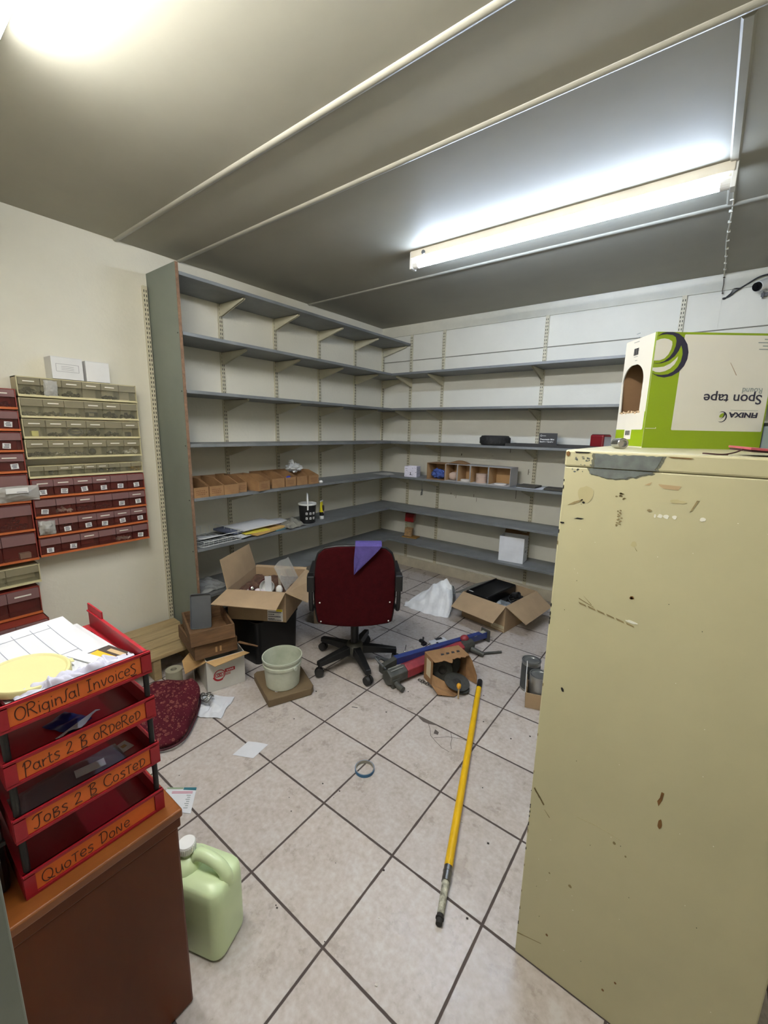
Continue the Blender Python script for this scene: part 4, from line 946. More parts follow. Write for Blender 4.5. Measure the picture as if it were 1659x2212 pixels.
tag(place(obj('rubbish_heap', MB().sheet(lambda u, v: (w*(.03+.94*u), d*(.03+.94*v), .135+.02*nz(u*6, v*6, 5)+.012*nz(u*16, v*16, 7)), 26, 30, .02), mat('brown rubbish', (96, 68, 52), .9, var=.3, vs=30)), (.595, -2.279, .2825), A1), 'dark brown rubbish filling the big open carton', 'rubbish', kind='stuff')
bm_ = film('clear stiff plastic sheet', (216, 212, 200), .35, .1)
tag(place(obj('plastic_sheet', MB().sheet(lambda u, v: (.072*u, .26*v, .02+.15*(1-u)+.012*math.sin(v*5)), 12, 16, .0008), bm_, smooth=70), at(w-.085, .05, .155), A1), 'clear stiff plastic sheet sticking out at the right of the big carton', 'plastic sheet')
# small carton behind, half hidden by the chair
t = thing('floor_carton', 'brown carton on the floor under the shelf, half hidden behind the chair', 'box', (.62, -1.60, .001), R(36))
obj('carton_body', MB().box(0, .22, 0, .16, 0, .19), kraft, t, bevel=.002)
obj('tape_strip', MB().box(.085, .125, -.0006, -.0001, 0, .19), tape_m, t)
obj('hand_slot', MB().box(.06, .075, -.0008, -.0003, .035, .041), slot_dark, t)

# right carton with the black machine
A2 = math.atan2(-.16, .985)
T2 = thing('equipment_carton', 'open brown carton of black equipment on the floor near the back wall', 'box', (1.785-.985*.375, -.825+.16*.375, .001), A2)
w2, d2, h2 = .375, .46, .205
b = MB(); b.box(0, w2, 0, d2, 0, th); b.box(0, w2, 0, th, th, h2); b.box(0, w2, d2-th, d2, th, h2); b.box(0, th, th, d2-th, th, h2); b.box(w2-th, w2, th, d2-th, th, h2)
obj('carton_body', b, kraft, T2)
obj('flap', MB().slab([(0, 0, h2), (w2, 0, h2), (w2-.01, -.145, h2-.085), (.005, -.15, h2-.075)], (0, -.002, -.0035)), kraft, T2)
obj('flap', MB().slab([(w2, 0, h2), (w2, d2, h2), (w2+.14, d2-.02, h2-.085), (w2+.15, .03, h2-.095)], (-.002, 0, -.0035)), kraft, T2)
obj('flap', MB().slab([(0, 0, h2), (0, d2*.9, h2), (-.11, d2*.75, h2-.05), (-.12, .03, h2-.06)], (0, 0, -.0035)), mat('grey board', (120, 118, 108), .8), T2)
obj('tape_strip', MB().box(w2-.11, w2-.002, -.0012, -.0003, .012, .05).box(w2-.10, w2-.002, -.0016, -.001, .02, .026, 1), [mat('shiny parcel tape', (196, 186, 156), .2), kraft], T2)
M2 = Matrix.Translation((1.785-.985*.375, -.825+.16*.375, .001)) @ Matrix.Rotation(A2, 4, 'Z')
def at2(x, y, z): return tuple(M2 @ Vector((x, y, z)))
t = thing('black_machine', 'bulky black appliance filling the open carton by the back wall', 'appliance', at2(.015, .012, .0045), A2)
obj('machine_body', MB().box(.0, .2, .0, .42, 0, .215).box(.2, .26, .03, .34, 0, .16), mat('black casing', (12, 12, 13), .4), t, bevel=.012, seg=3)
obj('ridge', MB().box(.02, .03, .02, .40, .2155, .226), black_pl, t, bevel=.003)
obj('badge', MB().box(.02, .06, .012, .020, .2155, .2165), white_pl, t)
t = thing('cable_bundle', 'coiled black cables in the right corner of the equipment carton', 'cable', at2(.0, .0, .0), A2)
b = MB()
for k in range(6): b.ring([(.30+(.045-.003*k)*math.cos(a), .27+(.075-.006*k)*math.sin(a), .165+.006*k+.012*math.sin(2*a+k)) for a in [i*2*math.pi/26 for i in range(26)]], .006, 8, True)
obj('cable', b, black_pl, t, smooth=60)
obj('plug', MB().box(.30, .34, .20, .235, .205, .235), black_pl, t, bevel=.005)
tag(place(obj('antistatic_bag', crumple(.10, .12, .03, 31, 14, 14), mat('grey shiny bag', (120, 126, 130), .3, var=.2, vs=30), smooth=60), at2(.305, .10, .165), A2), 'grey shiny bag in the front corner of the equipment carton', 'bag')

# white woven sack
sm_ = mat('white woven plastic', (222, 224, 226), .45, var=.06, vs=14, bump=.15, bs=60)
b = MB(); vs = []; nA, nB = 40, 26
L0 = Vector((.94, -.86, 0)); L1 = Vector((1.31, -.745, 0))
ax = (L1-L0); per = Vector((-ax.y, ax.x, 0)).normalized()
for j in range(nB+1):
    v = j/nB; c = L0+ax*v
    hh = .018+.215*min(1, max(0, v-.06)/.72)**.85*(1-.10*max(0, v-.8)/.2); dd = .045+.085*min(1, v*1.5)-.02*max(0, v-.7)
    for i in range(nA):
        s_ = i/nA
        if s_ < .5:
            k = s_/.5; lat = -dd+2*dd*k; z = hh*(1-abs(2*k-1)**1.25); lat += .05*(z/.2)
            z *= 1+.22*nz(k*4, v*5, 3)+.16*nz(k*9, v*9, 8)+.10*abs(nz(k*14, v*4, 18)); lat += .03*nz(k*5, v*7, 12)
        else:
            k = (s_-.5)/.5; lat = dd-2*dd*k; z = 0
        vs.append(c+per*lat+ax.normalized()*(.02*nz(s_*6, v*3, 5))+Vector((0, 0, max(.0015, z+.0015))))
b.add(vs, [tuple(range(nA-1, -1, -1)), tuple(range(nB*nA, (nB+1)*nA))]+[(j*nA+i, j*nA+(i+1) % nA, (j+1)*nA+(i+1) % nA, (j+1)*nA+i) for j in range(nB) for i in range(nA)])
t = thing('woven_sack', 'crumpled white woven plastic sack on the floor left of the equipment carton', 'sack', (0, 0, 0))
obj('sack_body', b, sm_, t, smooth=55)
obj('hem', MB().ring([tuple(Vector(vs[nB*nA+i])+Vector((.002, .001, 0))) for i in range(nA)], .004, 6, True), mat('grey hem', (170, 172, 172), .5), t, smooth=60)

# ------------------------------------------------------------------ white box with red print, wooden crates, grey pan
A3 = math.atan2(.961, .277)   # right face runs along (.277,.961)
P3 = Vector((.793, -2.545, .001))
# local x along the right face, local y to the left/back
T3 = thing('printed_box', 'open white cardboard box with red round logo under the wooden trays', 'box', P3, A3)
w3, d3, h3 = .205, .28, .188
b = MB(); b.box(0, w3, 0, d3, 0, th); b.box(0, w3, 0, th, th, h3); b.box(0, w3, d3-th, d3, th, h3); b.box(0, th, th, d3-th, th, h3); b.box(w3-th, w3, th, d3-th, th, h3)
obj('carton_body', b, mat('white box board', (200, 198, 190), .6, var=.06), T3)
tan_in = mat('tan box inside', (186, 150, 100), .85, var=.08)
obj('flap', MB().slab([(0, 0, h3), (w3, 0, h3), (w3+.012, -.055, h3+.012), (.03, -.062, h3-.006)], (0, 0, -.003)), tan_in, T3)
obj('flap', MB().slab([(0, 0, h3), (0, d3*.8, h3), (-.085, d3*.66, h3-.055), (-.09, .09, h3-.085)], (.001, 0, -.003)), tan_in, T3)
red_pr = mat('red print', (176, 30, 38), .6)
q = MB()
def flat_ring(b, cx, cz, r0, r1, a0, a1, n=30, mi=0):
    pts = [(cx+r1*math.cos(R(a0+(a1-a0)*i/n)), -.0003, cz+r1*math.sin(R(a0+(a1-a0)*i/n))) for i in range(n+1)]
    inn = [(cx+r0*math.cos(R(a0+(a1-a0)*i/n)), -.0003, cz+r0*math.sin(R(a0+(a1-a0)*i/n))) for i in range(n+1)]
    for i in range(n): b.slab([pts[i], pts[i+1], inn[i+1], inn[i]], (0, -.0004, 0), mi)
flat_ring(q, .066, .088, .026, .031, 0, 360); flat_ring(q, .066, .088, .031, .036, 190, 300)
for k in range(3):
    flat_ring(q, .054+k*.012, .088, .009, .0125, 0, 360, 18)
q.slab([(.095, -.0003, .094), (.15, -.0003, .094), (.15, -.0003, .114), (.095, -.0003, .114)], (0, -.0004, 0))
for k in range(4): q.slab([(.105+k*.01, -.0007, .1), (.111+k*.01, -.0007, .1), (.111+k*.01, -.0007, .108), (.105+k*.01, -.0007, .108)], (0, -.0003, 0), 1)
for k in range(3): q.slab([(.098, -.0003, .088-k*.005), (.125, -.0003, .088-k*.005), (.125, -.0003, .086-k*.005), (.098, -.0003, .086-k*.005)], (0, -.0003, 0), 0)
obj('red_logo', q, [red_pr, white_card], T3)
obj('leaning_sheet', MB().slab([(-.008, .275, 0), (-.03, .17, 0), (-.03, .17, .15), (-.008, .275, .15)], (-.003, 0, 0)), white_card, T3)
t = thing('pale_cylinder', 'pale upright cylinder beside the white box', 'cylinder', (.615, -2.635, .001))  # unidentified pale cylinder, drawn as a hollow upright tube
obj('cylinder_body', MB().lathe([(.016, 0), (.042, 0), (.042, .12), (.016, .12), (.016, 0)], 30), mat('pale grey cylinder', (160, 156, 136), .8), t, smooth=40)
def crate(label, P, ang, z, tilt, w=.225, d=.36, h=.078, extra=False):
    t = thing('wooden_tray', label, 'wooden tray', (P[0], P[1], z), ang, 'old wooden trays on the white box')
    t.rotation_euler = (tilt[0], tilt[1], ang)
    T_ = .011
    obj('base_board', MB().box(T_, w-T_, T_, d-T_, .002, .010), timber, t)
    obj('side_board', MB().box(0, w, 0, T_, 0, h), timber, t, bevel=.0015); obj('side_board', MB().box(0, w, d-T_, d, 0, h), timber, t, bevel=.0015)
    obj('end_board', MB().box(0, T_, T_+.0005, d-T_-.0005, 0, h), timber, t, bevel=.0015); obj('end_board', MB().box(w-T_, w, T_+.0005, d-T_-.0005, 0, h), timber, t, bevel=.0015)
    if extra: obj('paint_mark', MB().box(.105, .115, -.0008, -.0002, .02, .05).box(.128, .138, -.0008, -.0002, .02, .05), mat('chalk mark', (176, 140, 96), .9), t)
    return t
A4 = math.atan2(.219, .055)
crate('lower old wooden tray with chalk marks, resting on the white box', (.770, -2.590), A4, .205, (R(-2), R(1)), extra=True)
crate('upper old wooden tray, tilted, holding the grey metal pan', (.775, -2.610), math.atan2(.206, .078), .291, (R(-3.5), R(-1.5)))
t = thing('grey_pan', 'dark grey metal pan standing upright in the upper wooden tray', 'pan', (.60, -2.455, .288), R(52))
obj('pan_base', MB().slab([(x, 0, z) for x, z in rrect(-.056, .056, 0, .20, .012)], (0, .003, 0)), grey_pl, t)
rim = MB(); oo = rrect(-.056, .056, 0, .20, .012)
for i in range(len(oo)):
    a, c = oo[i], oo[(i+1) % len(oo)]
    rim.slab([(a[0], -.014, a[1]), (c[0], -.014, c[1]), (c[0], 0, c[1]), (a[0], 0, a[1])], Vector((-(c[1]-a[1]), 0, (c[0]-a[0]))).normalized()*.003)
obj('pan_rim', rim, grey_pl, t)
for o in t.children: o.rotation_euler = (R(-14), 0, 0)
tag(obj('splinter', MB().slab([(.83, -2.36, .245), (.93, -2.31, .23), (.935, -2.318, .23), (.832, -2.378, .245)], (0, 0, .004)), timber), 'loose wood splinter poking out behind the wooden trays', 'wood')
# planks
t = thing('timber_pallet', 'pale rough slatted timber lying along the left wall', 'pallet', (0.005, -2.99, 0.001), R(-3))
for k in range(4):
    obj('slat', MB().box(+.01+k*.112, .01+k*.112+.1, .02+.006*k, .64-.012*k, .125, .15), timber_pale, t, bevel=.003)
for y in (.06, .34, .56): obj('bearer', MB().box(.01, .44, y, y+.04, 0, .1245), timber_pale, t, bevel=.003)
# cushion and paper on the floor
def cush_mat():
    M = mat('maroon floral fabric', (78, 24, 34), .95, spec=.15, var=.15, vs=20, bump=.1, bs=150); nt = M.node_tree; N = nt.nodes; L = nt.links
    tc = N.new('ShaderNodeTexCoord'); b = N['Principled BSDF']; prev = b.inputs['Base Color'].links[0].from_socket
    for scl, hi, lo, col in ((46, .28, .36, (136, 84, 72)), (46, .12, .18, (84, 30, 38)), (100, .16, .22, (158, 118, 98))):
        v = N.new('ShaderNodeTexVoronoi'); v.inputs['Scale'].default_value = scl; L.new(tc.outputs['Object'], v.inputs['Vector'])
        r_ = N.new('ShaderNodeMapRange'); r_.inputs[1].default_value = hi; r_.inputs[2].default_value = lo; r_.inputs[3].default_value = 1; r_.inputs[4].default_value = 0
        L.new(v.outputs['Distance'], r_.inputs[0])
        nzz = N.new('ShaderNodeTexNoise'); nzz.inputs['Scale'].default_value = 90; L.new(tc.outputs['Object'], nzz.inputs['Vector'])
        mm = N.new('ShaderNodeMath'); mm.operation = 'MULTIPLY'; L.new(r_.outputs[0], mm.inputs[0]); L.new(nzz.outputs['Fac'], mm.inputs[1])
        mx = N.new('ShaderNodeMix'); mx.data_type = 'RGBA'; mx.inputs[7].default_value = (*lin(col), 1)
        L.new(mm.outputs[0], mx.inputs[0]); L.new(prev, mx.inputs[6]); prev = mx.outputs[2]
    L.new(prev, b.inputs['Base Color']); return M
t = thing('floor_cushion', 'slumped maroon cushion with small flowers on the floor beside the letter trays', 'cushion', (.868, -2.80, .001), R(-42))
b = MB(); vs = []; nA, nB = 56, 24
pw = lambda v, p=.5: math.copysign(abs(v)**p, v)
for j in range(nB+1):
    th_ = math.pi*j/nB
    for i in range(nA):
        a = 2*math.pi*i/nA
        cx_, cy_, cz_ = math.sin(th_)*math.cos(a), math.sin(th_)*math.sin(a), math.cos(th_)
        x, y, z = pw(cx_), pw(cy_), pw(cz_, .6)
        tall = .085-.045*x+.012*nz(x*1.5, y*1.5, 3)      # far end plump, near end slumping flat
        zz = tall*.55+z*(tall*.55 if z < 0 else tall*.75)+(.016*nz(x*2.2, y*2.2, 5)+.008*nz(x*6, y*6, 9))*max(0, z)
        vs.append((x*.185*(1-.05*y)*(1+.08*nz(y*1.6, z, 21)), y*.13*(1-.1*max(0, x))*(1+.12*nz(x*1.6, z, 27)), max(0, zz)))
b.add(vs, [(j*nA+i, (j+1)*nA+i, (j+1)*nA+(i+1) % nA, j*nA+(i+1) % nA) for j in range(nB) for i in range(nA)])
obj('cushion_body', b, cush_mat(), t, smooth=70)
obj('piping', MB().ring([(pw(math.cos(a))*.192, pw(math.sin(a))*.132*(1-.1*max(0, pw(math.cos(a)))), .03-.016*pw(math.cos(a))+.006*math.sin(3*a)) for a in [i*2*math.pi/44 for i in range(44)]], .005, 8, True), mat('maroon piping', (64, 20, 28), .8), t, smooth=60)
tag(place(obj('paper_sheet', crumple(.22, .20, .018, 44, 18, 16), mat('cream paper', (214, 208, 190), .85), smooth=50), (.665, -2.72, .001), R(20)), 'crumpled cream paper peeping out behind the maroon cushion', 'paper')
tag(place(obj('paper_sheet', crumple(.20, .17, .028, 52, 34, 30, fq=13.), paper_w, smooth=50), (.90, -2.60, .001), R(35)), 'crumpled white paper on the floor in front of the printed white box', 'paper')
cw = MB()
for k in range(4): cw.ring([(.03*math.cos(a)+.004*k, .02*math.sin(a)+.01*math.sin(a*2+k), .03+.006*k+.008*math.cos(a*3+k)) for a in [i*2*math.pi/22 for i in range(22)]], .003, 6, True)
tag(place(obj('wire_coil', cw, steel, smooth=60), (.885, -2.61, .018), R(40)), 'small coil of bright wire on the crumpled white paper', 'wire')
# bucket on the cardboard tray
t = thing('cardboard_tray', 'flat brown cardboard tray lying upside down under the white bucket', 'tray', (0, 0, .001))
oc = [(1.147, -2.414), (1.24, -2.20), (1.225, -2.172), (1.03, -2.088), (.995, -2.10), (.875, -2.29), (.885, -2.315)]
obj('tray_body', MB().slab([(x, y, 0) for x, y in oc], (0, 0, .042)), mat('damp brown card', (110, 92, 66), .8, var=.12, vs=8), t, bevel=.004)
obj('hole_edge', MB().lathe([(.010, .0421), (.010, .0427), (.0001, .0427)], 18, (1.115, -2.335, 0)), paper_w, t)
bk = mat('powdery white plastic', (196, 200, 184), .6, var=.14, vs=9, rgb2=(166, 172, 152))
t = thing('white_bucket', 'small powdery white bucket standing on the brown cardboard tray', 'bucket', (1.077, -2.262, .0435))
obj('bucket_body', MB().lathe([(.0001, 0), (.086, 0), (.09, .004), (.099, .115), (.104, .118), (.105, .132), (.1, .135), (.103, .152), (.108, .155), (.108, .166), (.103, .166), (.099, .14), (.087, .03), (.0001, .028)], 48), bk, t, smooth=35)
obj('residue', MB().lathe([(.084, .0285), (.06, .036), (.03, .032), (.0001, .034)], 30), mat('grey green residue', (150, 156, 124), .8, var=.2, vs=20), t, smooth=60)
for s in (-1, 1): obj('handle_lug', MB().cyl((s*.104, 0, .125), (s*.114, 0, .125), .011, n=16), bk, t)

# ------------------------------------------------------------------ floor bits
tag(obj('paper_note', MB().sheet(lambda u, v: (1.272+.088*u-.012*v*1.3+.012, -2.708+.045*u+.092*v-.006, .0016+.003*math.sin(u*3)*v), 8, 8, .0008), paper_w, smooth=60), 'blank white square of paper lying on the tiles in the open', 'paper')
t = thing('tape_roll', 'nearly empty blue tape roll lying on the tiles in the open', 'tape', (1.797, -2.412, .0005))
obj('tape_core', MB().lathe([(.037, 0), (.0395, 0), (.0395, .014), (.037, .014), (.037, 0)], 48), mat('grey card core', (150, 146, 138), .8), t, smooth=40)
obj('tape', MB().lathe([(.0397, .0), (.0415, .0), (.0415, .0138), (.0397, .0138), (.0397, 0)], 48), mat('blue tape', (56, 104, 140), .5), t, smooth=40)
t = thing('leaflet', 'torn printed leaflet with teal edge on the floor beside the wooden cabinet', 'leaflet', (0, 0, .0012))
lf = [(1.235, -2.975), (1.326, -2.902), (1.418, -2.978), (1.30, -3.05)]
obj('sheet', MB().slab([(x, y, 0) for x, y in lf], (0, 0, .0008)), paper_w, t)
q = MB(); u_ = Vector((.091, .073, 0)); v_ = Vector((.092, -.076, 0)); o_ = Vector((1.235, -2.975, .0009))
q.slab([o_, o_+u_*.55, o_+u_*.55+v_*.07, o_+v_*.07], (0, 0, .0003), 2); q.slab([o_+u_*.56, o_+u_*.995, o_+u_*.995+v_*.12, o_+u_*.56+v_*.1], (0, 0, .0003), 0)
for k in range(2): q.slab([o_+u_*.2+v_*(.17+k*.05), o_+u_*.9+v_*(.17+k*.05), o_+u_*.9+v_*(.19+k*.05), o_+u_*.2+v_*(.19+k*.05)], (0, 0, .0003), 1)
for k in range(7): q.slab([o_+u_*(.72+.04*(k % 2))+v_*(.3+k*.08), o_+u_*.86+v_*(.3+k*.08), o_+u_*.86+v_*(.33+k*.08), o_+u_*(.72+.04*(k % 2))+v_*(.33+k*.08)], (0, 0, .0003), 3)
obj('print', q, [mat('teal print', (40, 104, 116), .6), mat('crimson print', (180, 60, 90), .6), mat('sage print', (140, 160, 130), .6), grey_txt], t)
PA, PB = Vector((1.913, -1.508, .016)), Vector((2.336, -2.714, .016)); pd = (PB-PA).normalized()
t = thing('extension_pole', 'yellow extension pole with black grip lying across the tiles', 'pole', (PA.x, PA.y, 0), math.atan2(pd.y, pd.x))
LN = (PB-PA).length
yel = mat('yellow enamel', (222, 176, 20), .4, var=.06, vs=20)
obj('pole_tube', MB().cyl((.06, 0, .015), (LN-.165, 0, .0152), .0145, n=20), yel, t, smooth=40)
gp_ = obj('grip', MB().lathe([(.0001, 0), (.012, 0), (.0145, .004), (.0145, .075), (.0132, .08)], 20), black_pl, t, smooth=40)
gp_.rotation_euler = (0, R(90), 0); gp_.location = (0, 0, .0155)
obj('side_print', MB().box(.09, .26, -.0150, -.0138, .013, .019), black_pl, t)
obj('collar', MB().cyl((LN-.166, 0, .015), (LN-.115, 0, .015), .0142, n=20).cyl((LN-.15, 0, .0152), (LN-.146, 0, .0152), .0152, n=20), steel, t, smooth=40)
obj('painted_tip', MB().cyl((LN-.116, 0, .014), (LN-.02, 0, .013), .0118, .0105, 18), mat('paint caked white', (206, 204, 184), .7, var=.35, vs=60, rgb2=(90, 88, 76)), t, smooth=40)
obj('thread', MB().cyl((LN-.022, 0, .013), (LN+.006, 0, .012), .0105, .0095, 16).cyl((LN-.012, 0, .0127), (LN-.008, 0, .0127), .0125, n=16), slot_dark, t, smooth=40)
# tins in a carton half hidden by the cabinet
tin = mat('tin plate', (176, 178, 178), .32, .85, var=.1, vs=14)
t = thing('tin_carton', 'low brown carton of two tins, half hidden behind the filing cabinet', 'box', (2.192, -1.56, .001), R(18))
b = MB(); b.box(0, .24, 0, .13, 0, .004); b.box(0, .24, 0, .004, .004, .085); b.box(0, .24, .126, .13, .004, .085); b.box(0, .004, .004, .126, .004, .12); b.box(.236, .24, .004, .126, .004, .085)
obj('carton_body', b, kraft, t)
obj('torn_corner', MB().slab([(-.002, .004, .085), (-.002, .126, .12), (-.002, .126, .2), (-.002, .08, .16)], (-.003, 0, 0)), white_card, t)
M5 = Matrix.Translation((2.192, -1.56, .001)) @ Matrix.Rotation(R(18), 4, 'Z')
def tin_can(label, x, y, z):
    p = M5 @ Vector((x, y, z)); q = thing('paint_tin', label, 'tin', p, 0, 'tins beside the filing cabinet')
    obj('tin_body', MB().lathe([(.0001, 0), (.051, 0), (.0525, .003), (.051, .006), (.051, .158), (.0525, .16), (.0525, .165), (.048, .165), (.047, .158), (.0001, .158)], 40), tin, q, smooth=35)
    obj('tin_lid', MB().lathe([(.0445, .1585), (.0435, .165), (.040, .165), (.039, .160), (.0001, .160)], 36), tin, q, smooth=35)
tin_can('front tin plate tin in the low carton beside the filing cabinet', .063, .064, .0045)
tag_p = M5 @ Vector((.02, .19, 0))
q = thing('paint_tin', 'rear tin with dark side, behind the low carton beside the filing cabinet', 'tin', (tag_p.x, tag_p.y, .001), 0, 'tins beside the filing cabinet')
obj('tin_body', MB().lathe([(.0001, 0), (.051, 0), (.0525, .003), (.051, .006), (.051, .168), (.0525, .17), (.0525, .175), (.048, .175), (.047, .168), (.0001, .168)], 40), tin, q, smooth=35)
obj('tin_lid', MB().lathe([(.0445, .1685), (.0435, .175), (.040, .175), (.039, .170), (.0001, .170)], 36), tin, q, smooth=35)
obj('paper_band', MB().lathe([(.0513, .012), (.0513, .155)], 40), mat('dark tin label', (70, 74, 76), .6), q, smooth=40)

# ------------------------------------------------------------------ blue and red hydraulic tool
JA, JB = Vector((1.475, -1.885, 0)), Vector((1.730, -1.015, 0)); jd = (JB-JA).normalized(); jl = (JB-JA).length
blue = mat('blue enamel', (46, 62, 122), .45, var=.15, vs=14); redm = mat('worn red paint', (156, 52, 60), .5, var=.2, vs=14, rgb2=(112, 34, 42)); grm = mat('greasy cast steel', (84, 84, 78), .55, .3, var=.25, vs=18)
t = thing('hydraulic_tool', 'long blue and red hydraulic tool lying on the tiles by the chair', 'tool', JA, math.atan2(jd.y, jd.x))
obj('blue_rail', MB().slab([(.13, .018, .07), (.13, .055, .07), (jl, .025, .025), (jl, -.012, .025)], (0, 0, .045)), blue, t, bevel=.003)
obj('rail_end', MB().slab([(.02, .016, .05), (.13, .018, .068), (.13, .052, .068), (.02, .05, .05)], (0, 0, .045)), grm, t, bevel=.004)
obj('rail_cap', MB().box(jl-.13, jl-.01, -.008, .022, .0705, .073), mat('pale sticker', (176, 172, 150), .6), t)
obj('end_plate', MB().box(jl-.004, jl+.008, -.03, .045, .0, .085), grm, t, bevel=.003)
hexp = lambda r: [(r*math.cos(R(a)), r*math.sin(R(a))) for a in range(30, 390, 60)]
def hexbar(x0, x1, r, y, z): return MB().slab([(x0, y+a, z+c) for a, c in hexp(r)], (x1-x0, 0, 0))
obj('cylinder_head', hexbar(.02, .145, .047, -.028, .049), grm, t, bevel=.005)
obj('red_cylinder', hexbar(.145, .62, .047, -.028, .049), redm, t, bevel=.004)
obj('end_collar', MB().cyl((.62, -.028, .049), (.72, -.03, .05), .04, .034, 20), grm, t, smooth=40)
obj('red_knob', MB().ball((.68, -.005, .088), (.03, .028, .022), 16, 10), redm, t, smooth=60)
obj('peg', MB().cyl((.05, -.06, .03), (.055, -.135, .022), .014, .016, 16).box(.03, .08, -.075, -.055, .0, .05), grm, t, smooth=40)
obj('peg', MB().cyl((.69, -.06, .035), (.72, -.14, .02), .017, .015, 16), grm, t, smooth=40)
obj('foot_strut', MB().cyl((.71, -.10, .012), (.86, -.17, .010), .008, n=10), grm, t, smooth=40)
obj('nameplate', MB().obox((.085, -.028, .0902), (.045, 0, 0), (0, .018, 0), (0, 0, .0006)), mat('grey plate', (130, 130, 124), .5), t)
obj('clip', MB().box(.36, .39, .045, .07, .105, .125).box(.355, .375, .05, .085, .122, .138).cyl((.365, .06, .12), (.385, .075, .15), .006, n=8), black_pl, t, bevel=.002)
hz = MB()
for k in range(3): hz.ring(smooth_path([(.04, .03-.01*k, .08), (.03-.01*k, .07, .10+.015*k), (.07, .10+.012*k, .09), (.14+.02*k, .115, .03), (.17, .09+.01*k, .022), (.14, .075, .02)]), .0055 if k != 1 else .004, 8)
obj('hose', hz, grey_pl, t, smooth=60)
hz = MB().ring(smooth_path([(.12, .10, .05), (.17, .11, .035), (.22, .10, .032), (.27, .12, .06), (.29, .13, .10)]), .003, 8)
obj('wire', hz, chrome, t, smooth=60)
ch = MB()
for k in range(6):
    a = k*.5; ch.ring([(.012*math.cos(x)*1.0, .008*math.sin(x), 0) for x in []] or [(.21+.018*k*.2+.009*math.cos(x), -.10-.017*k+.012*math.sin(x), .006+.004*(k % 2)*math.cos(x)) for x in [i*2*math.pi/14 for i in range(14)]], .0024, 6, True)
obj('chain', ch, steel, t, smooth=60)
# carton of discs lying on its side, open end towards the viewer
A6 = math.atan2(.245, .197)
T6 = thing('disc_carton', 'torn brown carton lying on its side, sanding discs spilling out', 'box', (1.714, -1.719, .001), A6+R(8))
w6, d6, h6 = .228, .10, .165
b = MB(); b.box(0, w6, .0, d6, 0, .003); b.box(0, w6, 0, d6, h6-.003, h6); b.box(0, .003, 0, d6, .003, h6-.003); b.box(w6-.003, w6, 0, d6, .003, h6-.003); b.box(0, w6, d6-.003, d6, .003, h6-.003)
obj('carton_body', b, kraft_old, T6)
q = MB(); n = 20
top = [(w6*i/n, -.02-.014*abs(nz(i*.8, 1, 3))*2-(.02 if i in (7, 8, 9) else 0), h6-.001+.004*nz(i*.5, 2, 2)) for i in range(n+1)]
q.slab([(0, 0, h6)]+top+[(w6, 0, h6)], (0, 0, -.003))
obj('torn_flap', q, kraft_old, T6)
obj('torn_flap', MB().slab([(w6, 0, .003), (w6, 0, h6), (w6+.012, -.03, h6*.8), (w6+.03, -.06, .05), (w6+.025, -.07, .003)], (.003, 0, 0)), kraft_old, T6)
obj('torn_flap', MB().slab([(0, 0, .003), (w6*.55, -.0, .003), (w6*.62, -.10, .004), (w6*.3, -.13, .008), (-.01, -.09, .012), (-.03, -.05, .05), (0, 0, .08)], (0, 0, -.0025)), kraft_old, T6)
obj('side_label', MB().box(-.0008, -.0002, .02, d6-.03, .04, h6-.02), mat('cream label', (206, 196, 166), .7), T6)
mk = MB()
for k in range(4): mk.slab([(.07+k*.035, .03, h6+.0002), (.09+k*.035, .03, h6+.0002), (.094+k*.035, .045, h6+.0002), (.078+k*.035, .05, h6+.0002)], (0, 0, .0004))
obj('hand_marks', mk, ink, T6)
M6 = Matrix.Translation((1.714, -1.719, .001)) @ Matrix.Rotation(A6+R(8), 4, 'Z')
disc_m = mat('dark abrasive disc', (58, 58, 54), .75, var=.2, vs=60)
def disc(label, p, rx, rz, r=.072, hole=.012, th_=.01, dome=.012):
    t = thing('sanding_disc', label, 'disc', M6 @ Vector(p), 0, 'sanding discs in the torn carton')
    t.rotation_euler = (R(rx), 0, A6+R(rz))
    obj('disc_body', MB().lathe([(hole, 0), (r, dome*.2), (r, dome*.2+th_*.5), (r*.5, th_), (hole, th_), (hole, 0)], 40), disc_m, t, smooth=40)
    obj('disc_hub', MB().lathe([(hole+.014, th_+.0003), (hole+.004, th_+.003), (hole, th_+.001)], 28), slot_dark, t, smooth=40)
disc('upright dark disc, uppermost at the back of the torn carton', (.148, .062, .08), 80, 4, .07)
disc('dark disc leaning in the middle of the torn carton', (.085, .035, .07), 72, -12, .058)
disc('flat grey disc sliding out of the mouth of the torn carton', (.125, -.062, .04), 12, 20, .072, .01, .004)
disc('small dark disc lying below the others at the mouth of the torn carton', (.14, -.095, .012), 4, 0, .042, .008, .012)
t = thing('knobbed_pin', 'small yellow knobbed pin leaning on the torn carton of discs', 'pin', M6 @ Vector((.085, -.145, .002)), A6)
obj('knob', MB().lathe([(.0001, .058), (.008, .06), (.012, .07), (.012, .082), (.007, .089), (.0001, .09)], 20), mat('yellow plastic', (226, 164, 40), .4), t, smooth=60)
obj('shank', MB().cyl((0, 0, .0), (0, 0, .06), .0045, n=12), tape_m, t, smooth=40)
tag(obj('paper_label', MB().obox((1.472, -1.232, .0015), Vector((.028, .06, 0)), Vector((-.022, .012, 0)), (0, 0, .0005), 0).obox((1.462, -1.205, .0022), Vector((.012, .024, 0)), Vector((-.012, .006, 0)), (0, 0, .0002), 1).obox((1.488, -1.262, .0022), Vector((.003, .008, 0)), Vector((-.012, .006, 0)), (0, 0, .0002), 1), [paper_w, ink]), 'small white printed label on the tiles behind the blue rail', 'label')
